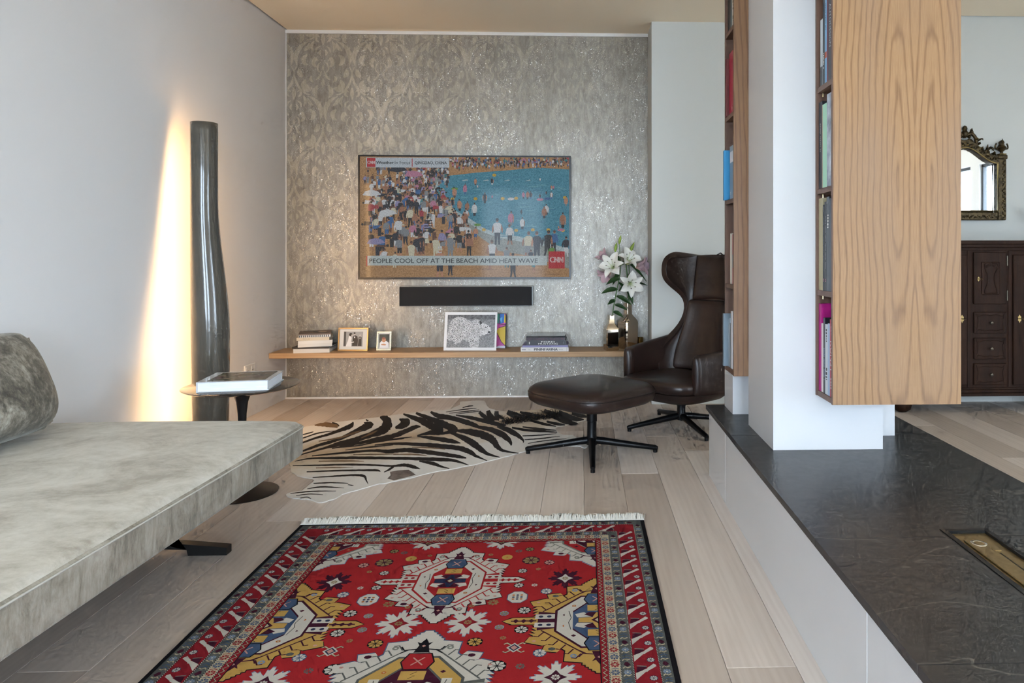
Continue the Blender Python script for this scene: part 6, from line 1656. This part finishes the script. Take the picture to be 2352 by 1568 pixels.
# ---------------------------------------------------------------- antique cupboard in the further room
def m_darkoak():
    q = N('old_dark_oak'); f = q.noise(q.coord('Object', (9, 9, 0.9)), 3.0, 5, 0.65, 0.8); g = q.noise(q.coord('Object'), 2.5, 3)
    c = q.ramp(q.math('ADD', q.math('MULTIPLY', f, 0.7), q.math('MULTIPLY', g, 0.3)), [(0.3, '#21150f'), (0.55, '#352116'), (0.75, '#472d1d')])
    q.set(color=c, rough=0.6, spec=0.18, normal=q.bump(f, 0.15, 0.003)); return q.m
DO = m_darkoak()
BRS = flat('#8a744a', 0.35, 0.9)
KX, KY = 2.857, 4.85
cb = thing('antique_cupboard', 'old carved dark oak cupboard with small drawers against the far wall', 'cupboard', (KX, KY, 0))
KW, KB, KT, KD = 0.66, 0.118, 1.205, YB2 - KY - 0.004
box('carcass', -KW, KW, 0, KD, KB + 0.05, KT - 0.06, DO, cb)
def mould(name, z0, prof):
    bm = bmesh.new()
    for o_, a, b in prof: box_bm(-KW - o_, KW + o_, -o_, KD, z0 + a, z0 + b, 0.003, 1, bm=bm)
    return from_bm(name, bm, cb, DO)
mould('cornice', KT - 0.07, [(0.012, 0, 0.022), (0.026, 0.022, 0.044), (0.042, 0.044, 0.07)])
mould('base_moulding', KB, [(0.03, 0, 0.022), (0.018, 0.022, 0.042), (0.008, 0.042, 0.056)])
for x in (-KW + 0.06, KW - 0.06):
    for y in (0.05, KD - 0.08):
        lathe('bun_foot', [(0.03, 0), (0.058, 0.02), (0.068, 0.055), (0.055, 0.092), (0.035, 0.105), (0.035, KB)], DO, cb, 20, x, y)
def framed(name, x0, x1, z0, z1, th=0.018, rail=0.05, panel=True):
    """a door: stiles, rails and a fielded panel"""
    d = box(name, x0, x1, -th, -0.001, z0, z1, DO, cb, 0.004, 1)
    if panel:
        o = box('panel', x0 + rail, x1 - rail, -th - 0.006, -th + 0.001, z0 + rail * 1.3, z1 - rail * 1.3, DO, d, 0.005, 2)
    return d
def carve(d, pts, y, r=0.004, nm='carving'):
    tube(nm, [(x, y, z) for x, z in pts], r, DO, d, 6)
Z_ = lambda v: CAM_Z + (CY - v) / FPX * 4.95
dz0, dz1 = Z_(698), Z_(579)
cd = framed('small_door', -0.117, 0.117, dz0, dz1, 0.016, 0.052)
xm = 0.0
for s in (-1, 1):
    carve(cd, catmull([(s * 0.008, dz1 - 0.075), (s * 0.045, dz1 - 0.085), (s * 0.040, dz1 - 0.125), (s * 0.024, (dz0 + dz1) / 2 + 0.02), (s * 0.028, (dz0 + dz1) / 2 - 0.04), (s * 0.042, dz0 + 0.105), (s * 0.040, dz0 + 0.075), (s * 0.006, dz0 + 0.078)], 5), -0.0235, 0.0035)
    for k in range(3):
        o = lathe('carved_leaf', [(0.001, -0.004), (0.009, 0), (0.001, 0.004)], DO, cd, 8); o.rotation_euler = (PI / 2, 0, 0); o.location = (s * (0.012 + 0.012 * k), -0.024, dz1 - 0.09 - 0.006 * k)
for zq in (dz0 + 0.06, dz1 - 0.06): tube('hinge', [(0.119, -0.018, zq - 0.035), (0.119, -0.018, zq + 0.035)], 0.004, flat('#6f6a5e', 0.4, 0.8), cd, 8)
def escutcheon(d, x, z, sc=1.0):
    p = Print()
    p.add('b', [(x + sc * a, z + sc * b) for a, b in ((0, 0.03), (0.008, 0.018), (0.014, 0.014), (0.010, 0), (0.014, -0.014), (0.006, -0.02), (0, -0.034), (-0.006, -0.02), (-0.014, -0.014), (-0.010, 0), (-0.014, 0.014), (-0.008, 0.018))])
    o = p.build('escutcheon', {'b': BRS}, d, (0, -0.0205, 0), (1, 0, 0), (0, 0, 1), (0, -1, 0)); solidify(o, 0.003, 0)
    tube('key', [(x, -0.021, z), (x, -0.04, z), (x + 0.012, -0.046, z + 0.006), (x + 0.016, -0.046, z - 0.004), (x + 0.006, -0.044, z - 0.006)], 0.0022, BRS, d, 6)
escutcheon(cd, -0.088, (dz0 + dz1) / 2 - 0.005, 0.55)
for v0, v1 in ((765, 716), (824, 775), (883, 834)):
    a, b = Z_(v0), Z_(v1)
    dr = framed('drawer', -0.115, 0.115, a, b, 0.016, 0.05, False)
    zc = (a + b) / 2
    carve(dr, catmull([(-0.10, b - 0.012), (-0.085, b - 0.028), (-0.04, b - 0.018), (0, b - 0.024), (0.04, b - 0.018), (0.085, b - 0.028), (0.10, b - 0.012)], 4), -0.0165, 0.003)
    carve(dr, catmull([(-0.10, a + 0.012), (-0.085, a + 0.028), (-0.04, a + 0.018), (0, a + 0.024), (0.04, a + 0.018), (0.085, a + 0.028), (0.10, a + 0.012)], 4), -0.0165, 0.003)
    for s in (-1, 1): carve(dr, catmull([(s * 0.10, b - 0.02), (s * 0.088, zc + 0.02), (s * 0.092, zc - 0.02), (s * 0.10, a + 0.02)], 4), -0.0165, 0.003)
    kn = lathe('knob', [(0.006, 0), (0.005, 0.008), (0.011, 0.014), (0.010, 0.022), (0.002, 0.025)], flat('#5d554a', 0.3, 0.6), dr, 14); kn.rotation_euler = (PI / 2, 0, 0); kn.location = (0, -0.016, zc)
for s in (-1, 1):
    d = framed('door', min(s * 0.165, s * 0.62), max(s * 0.165, s * 0.62), KB + 0.075, KT - 0.10, 0.018, 0.085)
    escutcheon(d, s * 0.205, Z_(731), 0.9)
    box('stile', min(s * 0.135, s * 0.158), max(s * 0.135, s * 0.158), -0.006, -0.0005, KB + 0.06, KT - 0.075, DO, cb)

# ---------------------------------------------------------------- gilt mirror above it
GILT = speckled('aged_gilding', '#2a2217', '#5e4e30', 55, 0.42, 0.6, metal=0.7)
GILT2 = flat('#7f6c43', 0.3, 0.9)
mr = thing('gilt_mirror', 'ornate dark gilt mirror with scrolled crest and urn finials', 'mirror', (KX, YB2 - 0.002, 0))
zb, zt, hw = 1.362, 1.838, 0.312
fwid = 0.062
box('frame_side', -hw, -hw + fwid, -0.045, -0.002, zb, zt, GILT, mr, 0.008, 2); box('frame_side', hw - fwid, hw, -0.045, -0.002, zb, zt, GILT, mr, 0.008, 2)
box('frame_bottom', -hw + fwid, hw - fwid, -0.045, -0.002, zb, zb + fwid, GILT, mr, 0.008, 2)
def arch(x):   # under-edge of the frame's top
    t = abs(x) / (hw - fwid)
    return zt - 0.055 + 0.115 * (0.5 + 0.5 * math.cos(PI * min(1, t * 1.05)))
bm = bmesh.new(); n = 24; xs = [-(hw - fwid) + 2 * (hw - fwid) * k / n for k in range(n + 1)]
fr_ = [bm.verts.new((x, -0.045, arch(x))) for x in xs]; ft = [bm.verts.new((x, -0.045, arch(x) + fwid)) for x in xs]
br_ = [bm.verts.new((x, -0.002, arch(x))) for x in xs]; bt_ = [bm.verts.new((x, -0.002, arch(x) + fwid)) for x in xs]
for k in range(n):
    bm.faces.new((fr_[k], fr_[k + 1], ft[k + 1], ft[k])); bm.faces.new((bt_[k], bt_[k + 1], br_[k + 1], br_[k])); bm.faces.new((ft[k], ft[k + 1], bt_[k + 1], bt_[k])); bm.faces.new((br_[k], br_[k + 1], fr_[k + 1], fr_[k]))
bm.faces.new((fr_[0], ft[0], bt_[0], br_[0])); bm.faces.new((fr_[n], br_[n], bt_[n], ft[n]))
from_bm('frame_top', bm, mr, GILT)
gv = [(-hw + fwid * 0.8, -0.012, zb + fwid * 0.8), (hw - fwid * 0.8, -0.012, zb + fwid * 0.8)] + [(x, -0.012, arch(x) + 0.01) for x in reversed(xs)]
pydata('mirror_glass', gv + [(x, -0.006, z_) for x, _, z_ in gv], [tuple(range(len(gv))), tuple(range(len(gv), 2 * len(gv)))[::-1]] + [(i, (i + 1) % len(gv), len(gv) + (i + 1) % len(gv), len(gv) + i) for i in range(len(gv))], mr, flat('#e8ecee', 0.015, 1.0))
# inner bead and carved beads along the frame
tube('inner_bead', [(hw - fwid - 0.006, -0.044, zt - 0.055), (hw - fwid - 0.006, -0.044, zb + fwid + 0.006), (-hw + fwid + 0.006, -0.044, zb + fwid + 0.006), (-hw + fwid + 0.006, -0.044, zt - 0.055)], 0.006, GILT2, mr, 8)
tube('inner_bead', [(x, -0.044, arch(x) + 0.006) for x in xs], 0.006, GILT2, mr, 8)
rm = random.Random(9); V, F = [], []
def blob(x, z_, r, y=-0.046):
    vs, fs = lathe_data([(0.001, -r * 0.6), (r * 0.8, -r * 0.2), (r, 0.1 * r), (r * 0.6, r * 0.5), (0.001, r * 0.65)], 7)
    n0 = len(V); V.extend((x + q_[0], y - q_[2], z_ + q_[1]) for q_ in vs); F.extend(tuple(i + n0 for i in f) for f in fs)
zq = zb + 0.02
while zq < zt:
    for s in (-1, 1): blob(s * (hw - 0.022 + 0.010 * math.sin(zq * 150)), zq, rm.uniform(0.005, 0.008))
    zq += 0.0125
xq = -hw + 0.03
while xq < hw - 0.03:
    blob(xq, zb + 0.026 + 0.009 * math.sin(xq * 150), rm.uniform(0.005, 0.008))
    if abs(xq) < hw - fwid: blob(xq, arch(xq) + 0.034 + 0.010 * math.sin(xq * 150), rm.uniform(0.006, 0.009))
    xq += 0.0125
cvg = pydata('frame_carving', V, F, mr, GILT, True); cvg['kind'] = 'stuff'
# crest: pierced scrolls
for s in (-1, 1):
    def sc(pts, r): tube('crest_scroll', catmull([(s * x, -0.03, z_) for x, z_ in pts], 5), r, GILT, mr, 8)
    sc([(0.0, 1.985), (0.045, 2.01), (0.075, 1.985), (0.085, 1.945), (0.078, 1.915), (0.10, 1.885), (0.145, 1.872), (0.19, 1.855), (0.235, 1.835)], [0.013] * 40 + [0.010] or 0.012) if False else tube('crest_scroll', catmull([(s * x, -0.03, z_) for x, z_ in [(0.0, 1.985), (0.045, 2.01), (0.078, 1.985), (0.09, 1.945), (0.085, 1.915), (0.10, 1.885), (0.145, 1.868), (0.19, 1.850), (0.245, 1.825)]], 5), 0.013, GILT, mr, 8)
    tube('crest_scroll', catmull([(s * x, -0.03, z_) for x, z_ in [(0.012, 1.90), (0.05, 1.905), (0.062, 1.935), (0.045, 1.962), (0.02, 1.955)]], 5), 0.009, GILT, mr, 8)
    tube('crest_leaf', catmull([(s * x, -0.03, z_) for x, z_ in [(0.09, 1.95), (0.11, 1.962), (0.135, 1.972), (0.14, 1.96)]], 4), [0.010, 0.010, 0.009, 0.009, 0.008, 0.008, 0.007, 0.006, 0.005, 0.005, 0.004, 0.003, 0.002], GILT, mr, 7)
    tube('crest_leaf', catmull([(s * x, -0.03, z_) for x, z_ in [(0.055, 2.0), (0.062, 2.02), (0.058, 2.035)]], 4), [0.010, 0.009, 0.009, 0.008, 0.007, 0.006, 0.005, 0.003, 0.002], GILT, mr, 7)
    tube('crest_leaf', catmull([(s * x, -0.03, z_) for x, z_ in [(0.16, 1.865), (0.172, 1.895), (0.178, 1.93)]], 4), [0.013, 0.014, 0.013, 0.012, 0.010, 0.008, 0.006, 0.004, 0.002], GILT, mr, 7)
    tube('crest_leaf', catmull([(s * x, -0.03, z_) for x, z_ in [(0.175, 1.885), (0.20, 1.905), (0.217, 1.895), (0.219, 1.88)]], 4), [0.010] * 5 + [0.007] * 5 + [0.004] * 3, GILT, mr, 7)
    tube('crest_leaf', catmull([(s * x, -0.03, z_) for x, z_ in [(0.20, 1.85), (0.225, 1.862), (0.24, 1.848)]], 4), [0.010, 0.010, 0.009, 0.009, 0.008, 0.007, 0.006, 0.004, 0.003], GILT, mr, 7)
    for k, (x, z_, a, L) in enumerate(((0.085, 1.90, 0.3, 0.03), (0.115, 1.885, 0.9, 0.034), (0.135, 1.875, 2.2, 0.03), (0.075, 1.965, 0.2, 0.03), (0.04, 2.02, 1.2, 0.03), (0.185, 1.86, 2.4, 0.028), (0.215, 1.85, 1.3, 0.03), (0.10, 1.925, 1.0, 0.026), (0.255, 1.83, 1.6, 0.022), (0.05, 1.885, 1.8, 0.03))):
        dx, dz = L * math.cos(a), L * math.sin(a)
        tube('crest_leaf', [(s * x, -0.036, z_), (s * (x + dx * 0.5), -0.046, z_ + dz * 0.5), (s * (x + dx), -0.040, z_ + dz)], [0.006, 0.011, 0.002], GILT if k % 3 else GILT2, mr, 6)
    # urn finial on a corner block
    ux_ = s * (hw - 0.03)
    box('corner_block', ux_ - 0.036, ux_ + 0.036, -0.052, -0.002, zt - 0.02, zt + 0.012, GILT, mr, 0.006, 2)
    box('corner_cap', ux_ - 0.026, ux_ + 0.026, -0.054, -0.004, zt + 0.012, zt + 0.022, GILT2, mr, 0.004, 2)
    lathe('urn', [(0.014, zt + 0.022), (0.010, zt + 0.032), (0.012, zt + 0.038), (0.030, zt + 0.052), (0.036, zt + 0.064), (0.030, zt + 0.074), (0.020, zt + 0.082), (0.022, zt + 0.088), (0.004, zt + 0.09)], GILT, mr, 18, ux_, -0.03)
    for k in range(5):
        a = k * 1.256
        tube('urn_flame', [(ux_ + 0.008 * math.cos(a), -0.03 + 0.008 * math.sin(a), zt + 0.086), (ux_ + 0.014 * math.cos(a), -0.03 + 0.012 * math.sin(a), zt + 0.108), (ux_ + 0.004 * math.cos(a), -0.03, zt + 0.124 + 0.012 * (k == 0))], [0.008, 0.008, 0.001], GILT, mr, 6)
    for s2 in (-1, 1):
        tube('urn_handle', catmull([(ux_ + s2 * x, -0.03, zt + z_) for x, z_ in [(0.03, 0.058), (0.048, 0.062), (0.046, 0.085), (0.038, 0.098)]], 4), 0.006, GILT, mr, 7)
lathe('crest_bud', [(0.006, 1.975), (0.022, 1.995), (0.025, 2.012), (0.016, 2.03), (0.019, 2.045), (0.015, 2.06), (0.003, 2.068)], GILT, mr, 16, 0, -0.032)
for x, z_ in ((0.032, 1.985), (-0.032, 1.985), (0, 1.94), (0.018, 1.922), (-0.018, 1.922), (0, 1.905)):
    o = lathe('crest_berry', [(0.001, -0.014), (0.010, -0.009), (0.014, 0), (0.010, 0.009), (0.001, 0.014)], GILT2 if z_ < 1.95 else GILT, mr, 12); o.location = (x, -0.034, z_)

# candle sconce on the wall to the right, mostly beyond the frame
sc_p = at(2362, 492, y=YB2 - 0.05)
sn = thing('wall_sconce', 'dark metal wall sconce just entering at the right edge beside the mirror', 'sconce', (sc_p.x + 0.02, YB2 - 0.002, sc_p.z))
SCM = flat('#2e2620', 0.4, 0.6)
lathe('wall_plate', [(0.03, -0.05), (0.04, 0), (0.03, 0.05)], SCM, sn, 16, 0.05, -0.042)
tube('arm', catmull([(0.05, -0.03, -0.02), (0.03, -0.08, -0.05), (0.0, -0.10, -0.03), (-0.02, -0.10, 0.0)], 5), 0.008, SCM, sn, 8)
lathe('candle_cup', [(0.006, -0.01), (0.012, 0.0), (0.028, 0.012), (0.034, 0.03), (0.026, 0.026), (0.01, 0.01)], SCM, sn, 16, -0.02, -0.10)
